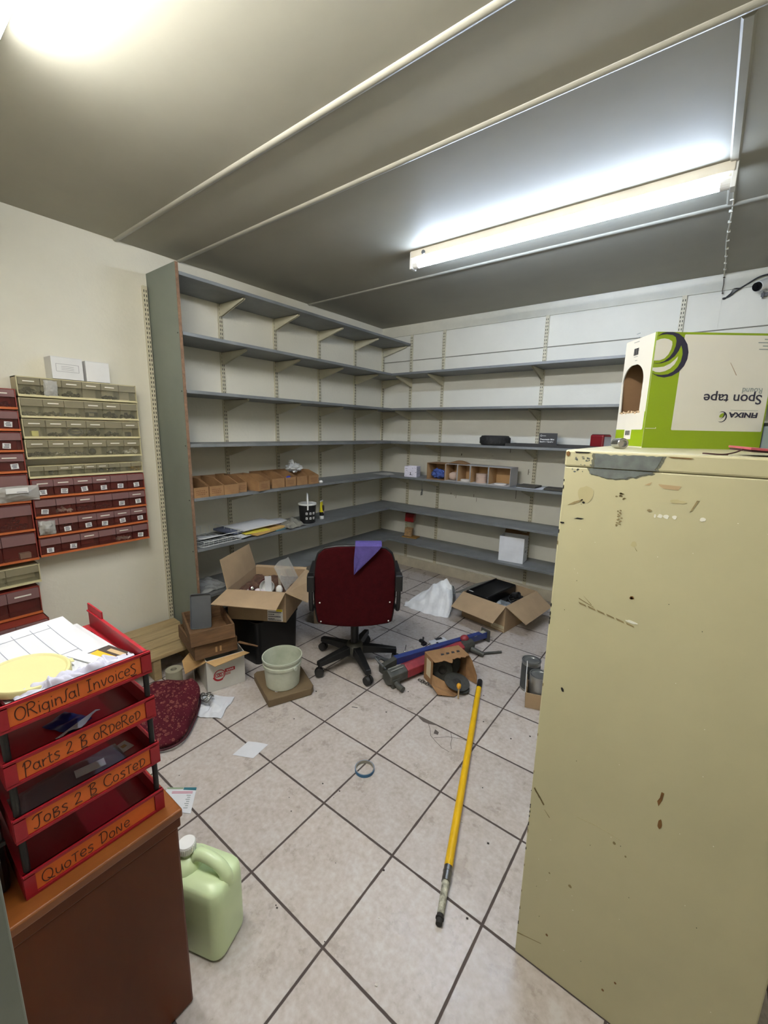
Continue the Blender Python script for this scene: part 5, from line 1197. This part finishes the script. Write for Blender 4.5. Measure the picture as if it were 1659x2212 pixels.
tag(obj('paper_scrap', MB().obox((1.49, -2.135, .0012), (.02, .01, 0), (-.008, .016, 0), (0, 0, .0005), 0).obox((1.492, -2.13, .0019), (.014, .007, 0), (-.001, .002, 0), (0, 0, .0002), 1), [mat('pale label', (196, 188, 178), .7), ink]), 'tiny pale label on the tiles in front of the chair', 'scrap')
deb = MB(); r2 = random.Random(5)
for k in range(70):
    x = r2.uniform(1.2, 2.45); y = r2.uniform(-3.0, -1.2); s = r2.uniform(.0012, .0035)
    deb.obox((x, y, s*.4+.0004), Vector((s, s*.4, 0)), Vector((-s*.3, s*.7, 0)), (0, 0, s*.3), k % 3 == 0)
tag(obj('floor_debris', deb, [mat('dark crumbs', (48, 42, 38), .9), mat('pale crumbs', (206, 200, 188), .8)]), 'tiny crumbs of dirt scattered over the tiles', 'debris', kind='stuff')
ck = MB()
# broken tile edge: missing sliver and hairline cracks
q0 = Vector((1.782, -1.977, .0006))
ck.slab([(1.782, -1.972, .0004), (1.80, -1.985, .0004), (1.83, -1.996, .0004), (1.862, -1.992, .0004), (1.905, -1.9735, .0004), (1.80, -1.9705, .0004)], (0, 0, .0003), 0)
for P in ([(1.86, -1.992), (1.885, -2.02), (1.91, -2.055), (1.95, -2.075), (1.99, -2.09), (2.03, -2.092)], [(1.975, -1.975), (2.0, -2.01), (2.012, -2.045), (2.03, -2.07)], [(1.93, -2.06), (1.98, -2.01), (2.03, -1.985), (2.06, -1.978)]):
    for a, c in zip(P, P[1:]):
        d_ = Vector((c[0]-a[0], c[1]-a[1], 0)); n_ = Vector((-d_.y, d_.x, 0)).normalized()*.0011
        ck.slab([Vector((*a, .0004))-n_, Vector((*c, .0004))-n_, Vector((*c, .0004))+n_, Vector((*a, .0004))+n_], (0, 0, .0002), 0)
ck.slab([(1.905, -2.005, .0004), (1.93, -2.012, .0004), (1.935, -2.03, .0004), (1.915, -2.035, .0004)], (0, 0, .0003), 0)
o = obj('trim_8', ck, mat('broken tile grey', (92, 84, 78), .9)); o['kind'] = 'structure'

# ================================================================== things on the shelves
S5, S6, S7 = .9985, .6765, .3585
def bin_box(label, x, y, w, d, h, ang, z, m, low=.6, front=True, name='bin_box', grp='brown cardboard bin boxes', blank=False):
    # long axis along local x (front at +x), opening on top, front wall lower
    t = thing(name, label, 'box', (x, y, z), ang, grp)
    T_ = .003
    b = MB(); b.box(-d, 0, -w/2, w/2, 0, T_); b.box(-d, -d+T_, -w/2, w/2, T_, h)
    for s in (-1, 1):
        y0 = s*w/2
        b.slab([(-d, y0, T_), (0, y0, T_), (0, y0, h*low), (-d*.42, y0, h), (-d, y0, h)], (0, -s*T_, 0))
    obj('box_body', b, m, t)
    if front: obj('front_wall', MB().box(-.0005, T_, -w/2+.001, w/2-.001, 0, h*low*.98), m, t)
    if not blank:
        q = MB(); r_ = random.Random(int(abs(y)*1000))
        for k in range(3):
            yy = -w*.33
            while yy < w*.28: l = r_.uniform(.004, .012); q.box(T_, T_+.0005, yy, yy+l, h*low*(.62-.17*k), h*low*(.62-.17*k)+.0035); yy += l+.004
        obj('scrawl', q, mat('faded pen', (110, 70, 40), .9), t)
    return t
kb = kraft_old
fr = [(-2.257, .097, .335, 0), (-2.152, .098, .333, 0), (-2.047, .108, .333, 0), (-1.946, .07, .305, 0), (-1.795, .112, .345, 12), (-1.642, .115, .305, 0), (-1.522, .10, .302, 0), (-1.404, .108, .298, 0), (-1.293, .103, .31, 0)]
bl = ['brown bin box at the left end of the row, against the grey board', 'brown bin box with pen lettering, second from the grey board', 'brown bin box with a plain front, third from the grey board', 'narrow brown bin box, fourth from the grey board', 'brown bin box pulled forward and twisted in the middle of the row',
      'brown bin box right of the twisted one', 'brown bin box under the blue scrap, third from the right end', 'brown bin box under the crumpled clear bag, second from the right end', 'brown bin box at the right end of the row']
for i, (y, w, x, a) in enumerate(fr):
    bin_box(bl[i], x, y, w, .27 if i != 4 else .25, .105, R(a), S5, kb, .62 if i < 5 else .66, blank=i in (2, 5, 7))
tag(obj('clear_bag', MB().ball((.20, -1.40, S5+.128), (.055, .06, .032), 24, 16, .55, 3.5, seed=4).ball((.175, -1.405, S5+.165), (.025, .02, .022), 14, 10, .5, 4, seed=9), film('crinkled clear bag bright', (222, 224, 222), .55, .12), smooth=45), 'crumpled clear plastic bag on the brown bin boxes', 'bag')
tag(obj('blue_scrap', MB().ball((.27, -1.515, S5+.055), (.02, .02, .02), 14, 10, .5, 4), mat('blue plastic scrap', (50, 64, 170), .4), smooth=50), 'scrap of blue plastic in a brown bin box', 'scrap')
tag(obj('foam_ball', MB().ball((.325, -1.228, S5+.012), (.014, .018, .012), 14, 10, .2), white_pl, smooth=60), 'small white lump on the shelf edge at the right end of the brown boxes', 'scrap')
tag(place(obj('paper_sheet', MB().sheet(lambda u, v: (.23*u, .15*v, .001+.006*math.sin(u*4)*v), 8, 6, .0008), mat('greyish paper', (184, 182, 176), .8), smooth=60), (.10, -.30, S5), R(-12)), 'grey sheet of paper in the corner of the middle shelves', 'paper')
# left shelf 6
t = thing('wire_tray', 'white wire letter tray lying at the left end of the paper shelf', 'wire tray', (.12, -2.13, S6+.004), R(2))
b = MB(); wx, wy = .21, .15
for z in (.0, .055): b.ring([(x, y, z) for x, y in rrect(-wx+.09 if z else -wx+.1, wx, -wy, wy, .02, 4)], .0022, 6, True)
for k in range(9): y = -wy+.015+k*(2*wy-.03)/8; b.ring([(-wx+.1, y, .055), (-wx+.105, y, 0), (wx-.005, y, 0), (wx, y, .03)], .0014, 6)
for k in range(4): x = -wx+.13+k*.08; b.ring([(x, -wy, .055), (x, -wy+.004, 0), (x, wy-.004, 0), (x, wy, .055)], .0014, 6)
b.ring([(wx, -wy+.01, .03), (wx, wy-.01, .03)], .0022, 6)
obj('wire_frame', b, mat('white coated wire', (214, 216, 212), .4), t, smooth=60)
tag(place(obj('paper_sheet', MB().sheet(lambda u, v: (.11*u, .15*v, .001+.02*u*v), 6, 6, .0008), paper_w, smooth=60), (.07, -2.16, S6+.0075), R(-25)), 'white letter lying in the wire tray', 'paper')
def flatp(name, label, cat, x, y, a, w, l, z, th_, m, curl=.0):
    return tag(place(obj(name, MB().sheet(lambda u, v: (w*(u-.5), l*(v-.5), th_+curl*math.sin(u*3)*math.sin(v*3)), 8, 8, th_), m, smooth=40), (x, y, z), R(a)), label, cat)
flatp('black_folder', 'black folder at the bottom of the paper pile on the shelf', 'folder', .20, -1.83, 6, .24, .33, S6+.0005, .006, black_pl)
flatp('manila_envelope', 'manila envelope sticking out at the right of the paper pile', 'envelope', .215, -1.745, 12, .22, .31, S6+.0075, .012, mat('manila paper', (206, 168, 100), .75))
flatp('yellow_folder', 'yellow folder between the papers of the pile on the shelf', 'folder', .205, -1.83, -4, .22, .20, S6+.0205, .005, mat('yellow card stock', (220, 206, 80), .6))
flatp('blue_folder', 'slate blue folder at the left of the paper pile', 'folder', .15, -1.935, 8, .22, .16, S6+.0265, .014, mat('slate blue card', (88, 96, 116), .6))
flatp('white_papers', 'thick sheaf of white papers topping the paper pile', 'papers', .17, -1.78, 4, .22, .34, S6+.0415, .010, paper_w, .01)
flatp('teal_folder', 'teal folder lying between the paper pile and the grey cloth', 'folder', .245, -1.625, 8, .14, .14, S6+.0005, .008, mat('teal card', (84, 122, 130), .6))
flatp('white_paper', 'white sheet in front of the slate blue folder on the paper shelf', 'paper', .255, -1.935, 15, .12, .13, S6+.007, .002, paper_w, .006)
flatp('maroon_book', 'maroon book lying behind the grey cloth', 'book', .12, -1.55, -6, .17, .22, S6+.0005, .022, mat('maroon cover', (72, 26, 32), .5))
flatp('white_pad', 'white pad lying on the maroon book', 'pad', .115, -1.555, -10, .15, .21, S6+.023, .006, paper_w)
b = crumple(.17, .20, .05, 61, 26, 28, lift=.02)
t = tag(place(obj('grey_cloth', b, mat('grey cotton cloth', (126, 124, 114), .95, var=.1, vs=30, bump=.2, bs=150), smooth=55), (.255, -1.50, S6+.001), R(8)), 'crumpled grey cloth on the paper shelf beside the black pail', 'cloth')
t = thing('black_pail', 'black printed pail with white lid and raised white handle', 'pail', (.252, -1.312, S6), R(-40))
obj('pail_body', MB().lathe([(.0001, 0), (.058, 0), (.062, .004), (.070, .155), (.0001, .155)], 44), black_pl, t, smooth=40)
obj('pail_lid', MB().lathe([(.072, .148), (.074, .150), (.074, .160), (.070, .1615), (.066, .157), (.0001, .157)], 44), white_pl, t, smooth=35)
obj('pail_handle', MB().ring(smooth_path([(.0765, 0, .115), (.0775, 0, .15), (.068, 0, .20), (.035, 0, .232), (0, 0, .238), (-.035, 0, .232), (-.068, 0, .20), (-.0775, 0, .15), (-.0765, 0, .125)]), .0058, 10, flat=1.3), white_pl, t, smooth=60)
q = MB()
for rr in range(2):
    for k in range(3):
        a = R(-8+k*26); a0, a1 = a-.12, a+.12; z = .075-rr*.04
        q.slab([((.0655+.0001)*math.cos(x)*(1.0+.03*(z/.155)), (.0655)*math.sin(x)*(1.0+.03*(z/.155)), zz) for x, zz in ((a0, z), (a1, z), (a1, z+.018), (a0, z+.018))], (.0035*math.cos(a), .0035*math.sin(a), 0), 0)
        q.slab([(.0695*math.cos(x), .0695*math.sin(x), zz) for x, zz in ((a-.06, z+.005), (a+.03, z+.005), (a+.03, z+.012), (a-.06, z+.012))], (.0016*math.cos(a), .0016*math.sin(a), 0), 1)
obj('pictograms', q, [white_card, ink], t)
t = thing('lotion_tube', 'yellow and black squeeze tube standing on its white cap beside the pail', 'tube', (.235, -1.135, S6), R(25))
b = MB(); vs = []; n_ = 24
for z, rx, ry in ((.028, .022, .020), (.06, .024, .018), (.10, .026, .011), (.136, .0285, .003), (.148, .0285, .0025)):
    vs += [(ry*math.cos(2*math.pi*i/n_), rx*math.sin(2*math.pi*i/n_), z) for i in range(n_)]
b.add(vs, [tuple(range(n_-1, -1, -1)), tuple(range(4*n_, 5*n_))]+[(k*n_+i, k*n_+(i+1) % n_, (k+1)*n_+(i+1) % n_, (k+1)*n_+i) for k in range(4) for i in range(n_)])
tb_y = mat('yellow tube', (222, 208, 30), .4)
b.m = [1 if max(b.v[i][2] for i in f) < .07 else 0 for f in b.f]
obj('tube_body', b, [tb_y, black_pl], t, smooth=50)
obj('tube_cap', MB().lathe([(.0001, 0), (.017, 0), (.019, .003), (.019, .026), (.0175, .0278), (.0001, .0278)], 28), white_pl, t, smooth=40)
obj('tube_crimp', MB().box(-.003, .003, -.029, .029, .1485, .158), white_pl, t)
obj('tube_print', MB().slab([(.0185, y, z) for y, z in arc(0, .098, .013, .02, 0, 180, 12)+[(-.013, .07), (.013, .07)]], (-.012, 0, 0), 0).box(.0185, .0195, -.012, .012, .05, .068, 1), [mat('dark oval print', (52, 40, 30), .5), mat('pale pink print', (206, 180, 176), .5)], t)
# left shelf 7
tag(place(obj('plastic_sheet', MB().sheet(lambda u, v: (.26*u, .2*v, .006+.03*abs(nz(u*4, v*4, 3))), 14, 12, .0008), film('greyish plastic wrap', (196, 198, 196), .45, .15), smooth=60), (.05, -2.28, S7+.001), 0), 'crumpled clear plastic wrap on the lowest shelf beside the grey board', 'plastic')
# right shelf 4: disc boxes
Z4 = .9985
t = thing('small_box', 'small white box with dark print, first on the disc box shelf', 'box', (.502, -.292, Z4), R(12))
obj('box_body', MB().box(0, .125, 0, .1, 0, .004).box(0, .125, 0, .003, .004, .1).box(0, .125, .097, .1, .004, .1).box(0, .003, .003, .097, .004, .1).box(.122, .125, .003, .097, .004, .1), mat('lilac white card', (216, 212, 224), .6), t)
q = MB(); r_ = random.Random(3)
for k in range(22):
    x, z = r_.uniform(.008, .118), r_.uniform(.01, .09); s = r_.uniform(.001, .004); q.box(x-s, x+s, -.0006, -.0001, z-s*.5, z+s*.5)
    y, z = r_.uniform(.008, .09), r_.uniform(.01, .09); q.box(.1251, .1256, y-s, y+s, z-s*.5, z+s*.5)
q.box(.055, .075, -.0006, -.0001, .018, .024).box(.06, .066, -.0006, -.0001, .024, .045)
obj('print', q, ink, t)
grey_board = mat('grey lined board', (170, 166, 162), .75, var=.06); tan_b = mat('tan lined board', (178, 142, 98), .85, var=.07)
def disc_box(label, x0, x1, ang=0., y=-.285, h=.155, m=None):
    t = thing('disc_box', label, 'box', (x0, y, Z4), R(ang), 'upright open disc boxes on the back shelf')
    w = x1-x0; d = .17; T_ = .003
    b = MB(); b.box(0, w, 0, d, 0, T_); b.box(0, w, 0, d, h-T_, h); b.box(0, T_, 0, d, T_, h-T_); b.box(w-T_, w, 0, d, T_, h-T_)
    obj('box_shell', b, m or grey_board, t)
    obj('box_lining', MB().box(T_, w-T_, d-T_, d, T_, h-T_).box(T_+.0003, T_+.001, .004, d-T_, T_, h-T_-.001).box(w-T_-.001, w-T_-.0003, .004, d-T_, T_, h-T_-.001), tan_b, t)
    obj('fold_flap', MB().slab([(0, 0, 0), (w, 0, 0), (w-.006, -.022, -.0), (.006, -.022, -.0)], (0, 0, .002)), m or grey_board, t)
    return t
xs = [.748, .940, 1.062, 1.185, 1.352, 1.545]
dl = ['brown open box stuffed with a blue cloth on the disc shelf', 'open disc box with a rounded pink pad, right of the blue cloth', 'open disc box with a low white disc pile, third in its row', 'open disc box with a tall pink disc pile, fourth in its row', 'open disc box with one white disc, at the right of its row']
for i in range(5): disc_box(dl[i], xs[i], xs[i+1]-.004, 0, -.283, .15 if i else .148, None if i else kraft_old)
tag(obj('blue_cloth', MB().ball((.842, -.225, Z4+.05), (.066, .042, .042), 30, 20, .5, 3.2, seed=2), mat('blue paper cloth', (62, 84, 150), .9, var=.15, vs=20), smooth=55), 'crumpled blue cloth in the brown box on the disc shelf', 'cloth')
pinkd = mat('pinkish abrasive pads', (186, 162, 146), .85, var=.05); whd = mat('white abrasive discs', (220, 214, 206), .8)
def pile(label, x, y, r, h, m, n, band=None):
    t = thing('disc_pile', label, 'discs', (x, y, Z4+.0035), 0, 'piles of round abrasive discs')
    for k in range(n):
        hh = h/n; obj('disc', MB().lathe([(.0001, k*hh), (r, k*hh+.0003), (r+.0008*(k % 2), (k+1)*hh-.001), (.0001, (k+1)*hh-.0004)], 30), m if (k < n-1 or not band) else band, t, smooth=35)
pile('low pile of white discs in the third box of the disc shelf', 1.118, -.22, .048, .016, whd, 3)
pile('tall pile of pink discs in the fourth box of the disc shelf', 1.262, -.215, .048, .078, pinkd, 6)
pile('single white disc in the last box of the disc shelf', 1.44, -.225, .052, .009, whd, 1)
tag(obj('foam_pad', MB().ball((.998, -.215, Z4+.04), (.043, .045, .036), 24, 16, .12, 2, .7), pinkd, smooth=60), 'rounded pink pad in the second box of the disc shelf', 'pad')
tag(obj('torn_lid', MB().sheet(lambda u, v: (.92+.2*u, -.25+.10*v, Z4+.153+.018*math.sin(u*3.1)*(.4+v)), 10, 6, .003), kraft_old, smooth=50), 'curled brown board lying on top of the disc boxes', 'board')
padm = mat('dark olive pad', (66, 62, 54), .9, var=.1, vs=50)
tag(place(obj('paper_sheet', MB().sheet(lambda u, v: (.2*u, .17*v, .0015), 4, 4, .001), paper_w), (1.60, -.295, Z4), R(4)), 'white paper under the left dark pad on the disc shelf', 'paper')
tag(place(obj('sanding_pad', MB().box(0, .155, 0, .15, 0, .016), padm, bevel=.003), (1.588, -.262, Z4+.0022), R(-3)), 'dark square pad lying on white paper on the disc shelf', 'pad')
tag(place(obj('sanding_pad', MB().box(0, .17, 0, .15, 0, .016), padm, bevel=.003), (1.815, -.29, Z4+.0005), R(4)), 'dark square pad lying directly on the disc shelf beside the cabinet', 'pad')
t = thing('metal_hook', 'small bright metal hook hanging on the wall below the disc shelf', 'hook', (.528, 0, .80))
obj('hook_plate', MB().box(-.008, .008, -.004, -.0005, -.01, .05), tin, t, bevel=.001)
obj('hook_arm', MB().ring(smooth_path([(0, -.003, .0), (0, -.02, -.01), (.003, -.028, .008), (.003, -.02, .025)]), .003, 8).ring(smooth_path([(-.002, -.004, .05), (0, -.006, .09), (-.002, -.003, .115)]), .0012, 6), steel, t, smooth=60)
# right shelf 3
Z3 = 1.3265
t = thing('trolley_tyre', 'small black rubber tyre lying flat on the back wall shelf', 'tyre', (1.352, -.195, Z3))
obj('tyre', MB().lathe([(.072, .006), (.085, .0), (.112, .003), (.124, .02), (.125, .04), (.122, .062), (.110, .078), (.085, .080), (.072, .074), (.066, .04), (.072, .006)], 56), dark_rub, t, smooth=40)
q = MB()
for k in range(44):
    a = 2*math.pi*k/44; d_ = Vector((math.cos(a), math.sin(a), 0)); n_ = Vector((-d_.y, d_.x, 0))
    q.obox(d_*.1245+Vector((0, 0, .026+.026*(k % 2))), d_*.0022, n_*.0055, (0, 0, .012))
obj('tread_blocks', q, dark_rub, t)['kind'] = 'stuff'
t = thing('black_tray', 'shallow black tray on the back wall shelf under the black box', 'tray', (1.82, -.165, Z3), 0)
obj('tray_body', MB().box(-.34, .42, -.125, .12, 0, .003).box(-.34, .42, -.125, -.12, .003, .022).box(-.34, .42, .115, .12, .003, .022).box(-.34, -.335, -.12, .115, .003, .022).box(.415, .42, -.12, .115, .003, .022), black_dust, t)
for k in range(3): obj('rib', MB().box(-.12+k*.06, -.10+k*.06, -.11, .10, .003, .012), black_pl, t)
A7 = R(24)
t = thing('tool_box', 'small black box with white lettering standing in the black tray', 'box', (1.728, -.235, Z3+.0035), R(14))
obj('box_body', MB().box(0, .13, 0, .12, 0, .105), mat('black printed card', (26, 27, 32), .45), t, bevel=.001)
obj('blue_side', MB().box(.1301, .1306, .002, .118, .002, .08), mat('slate blue print', (84, 108, 136), .5), t)
text('lettering', 'Pneumatic Mini', .0165, white_card, t, (.010, -.0003, .052), (1, 0, 0), (0, 0, 1), bold=.0004)
text('lettering', 'Sander / Sander', .0155, white_card, t, (.008, -.0003, .034), (1, 0, 0), (0, 0, 1), bold=.0004)
obj('logo_ring', MB().ring([(.016+.006*math.cos(a), -.0004, .085+.006*math.sin(a)) for a in [i*math.pi/10 for i in range(20)]], .0012, 6, True).box(.026, .05, -.0006, -.0001, .083, .086), white_card, t)
t = thing('red_canister', 'red square tin with a silver side on the back wall shelf by the green carton', 'tin', (2.10, -.265, Z3+.0), R(10))
obj('tin_body', MB().box(0, .10, 0, .11, 0, .105), mat('dark red tin', (116, 14, 24), .35), t, bevel=.012, seg=3)
obj('silver_panel', MB().box(.1003, .1010, .010, .10, .006, .09), mat('brushed silver', (196, 196, 204), .3, .7), t)
obj('tin_top', MB().box(.008, .092, .008, .102, .1053, .108), grey_pl, t, bevel=.001)
t.rotation_euler = (0, 0, R(-18))
# right shelf 7 (lowest)
Z7 = .3585
t = thing('glass_jar', 'tall glass jar of orange granules with a red lid', 'jar', (.455, -.115, Z7+.0085), R(20))
obj('jar_glass', MB().box(-.042, .042, -.042, .042, 0, .155), film('jar glass', (196, 190, 160), .25, .08), t, bevel=.008)
obj('granules', MB().box(-.038, .038, -.038, .038, .003, .085), mat('orange granules', (176, 116, 40), .8, var=.3, vs=60), t, bevel=.006)
obj('jar_lid', MB().box(-.046, .046, -.046, .046, .156, .245), mat('translucent red lid', (128, 18, 20), .3), t, bevel=.008)
for o in t.children: o.rotation_euler = (R(0), R(4), 0)
tag(place(obj('wood_block', MB().box(-.06, .10, -.05, .05, 0, .008), mat('mustard wood', (150, 112, 50), .7), bevel=.001), (.462, -.115, Z7), R(8)), 'thin mustard board under the glass jar', 'board')
t = thing('white_carton', 'white carton with open top on the lowest back wall shelf', 'box', (1.484, -.262, Z7), R(6))
wt = mat('glossy white card', (222, 224, 228), .45)
obj('carton_body', MB().box(0, .205, 0, .15, 0, .004).box(0, .205, 0, .003, .004, .215).box(0, .205, .147, .15, .004, .215).box(0, .003, .003, .147, .004, .215).box(.202, .205, .003, .147, .004, .215), wt, t)
obj('dark_lining', MB().box(.004, .201, .004, .146, .15, .18), mat('dark foam', (52, 46, 42), .9), t)
obj('carton_flap', MB().slab([(.0, .147, .215), (.205, .147, .215), (.205, .175, .245), (.0, .175, .245)], (0, .003, 0)), kraft_old, t)
obj('side_print', MB().box(.2051, .2055, .05, .10, .08, .10).box(.2051, .2055, .06, .085, .12, .13), grey_txt, t)
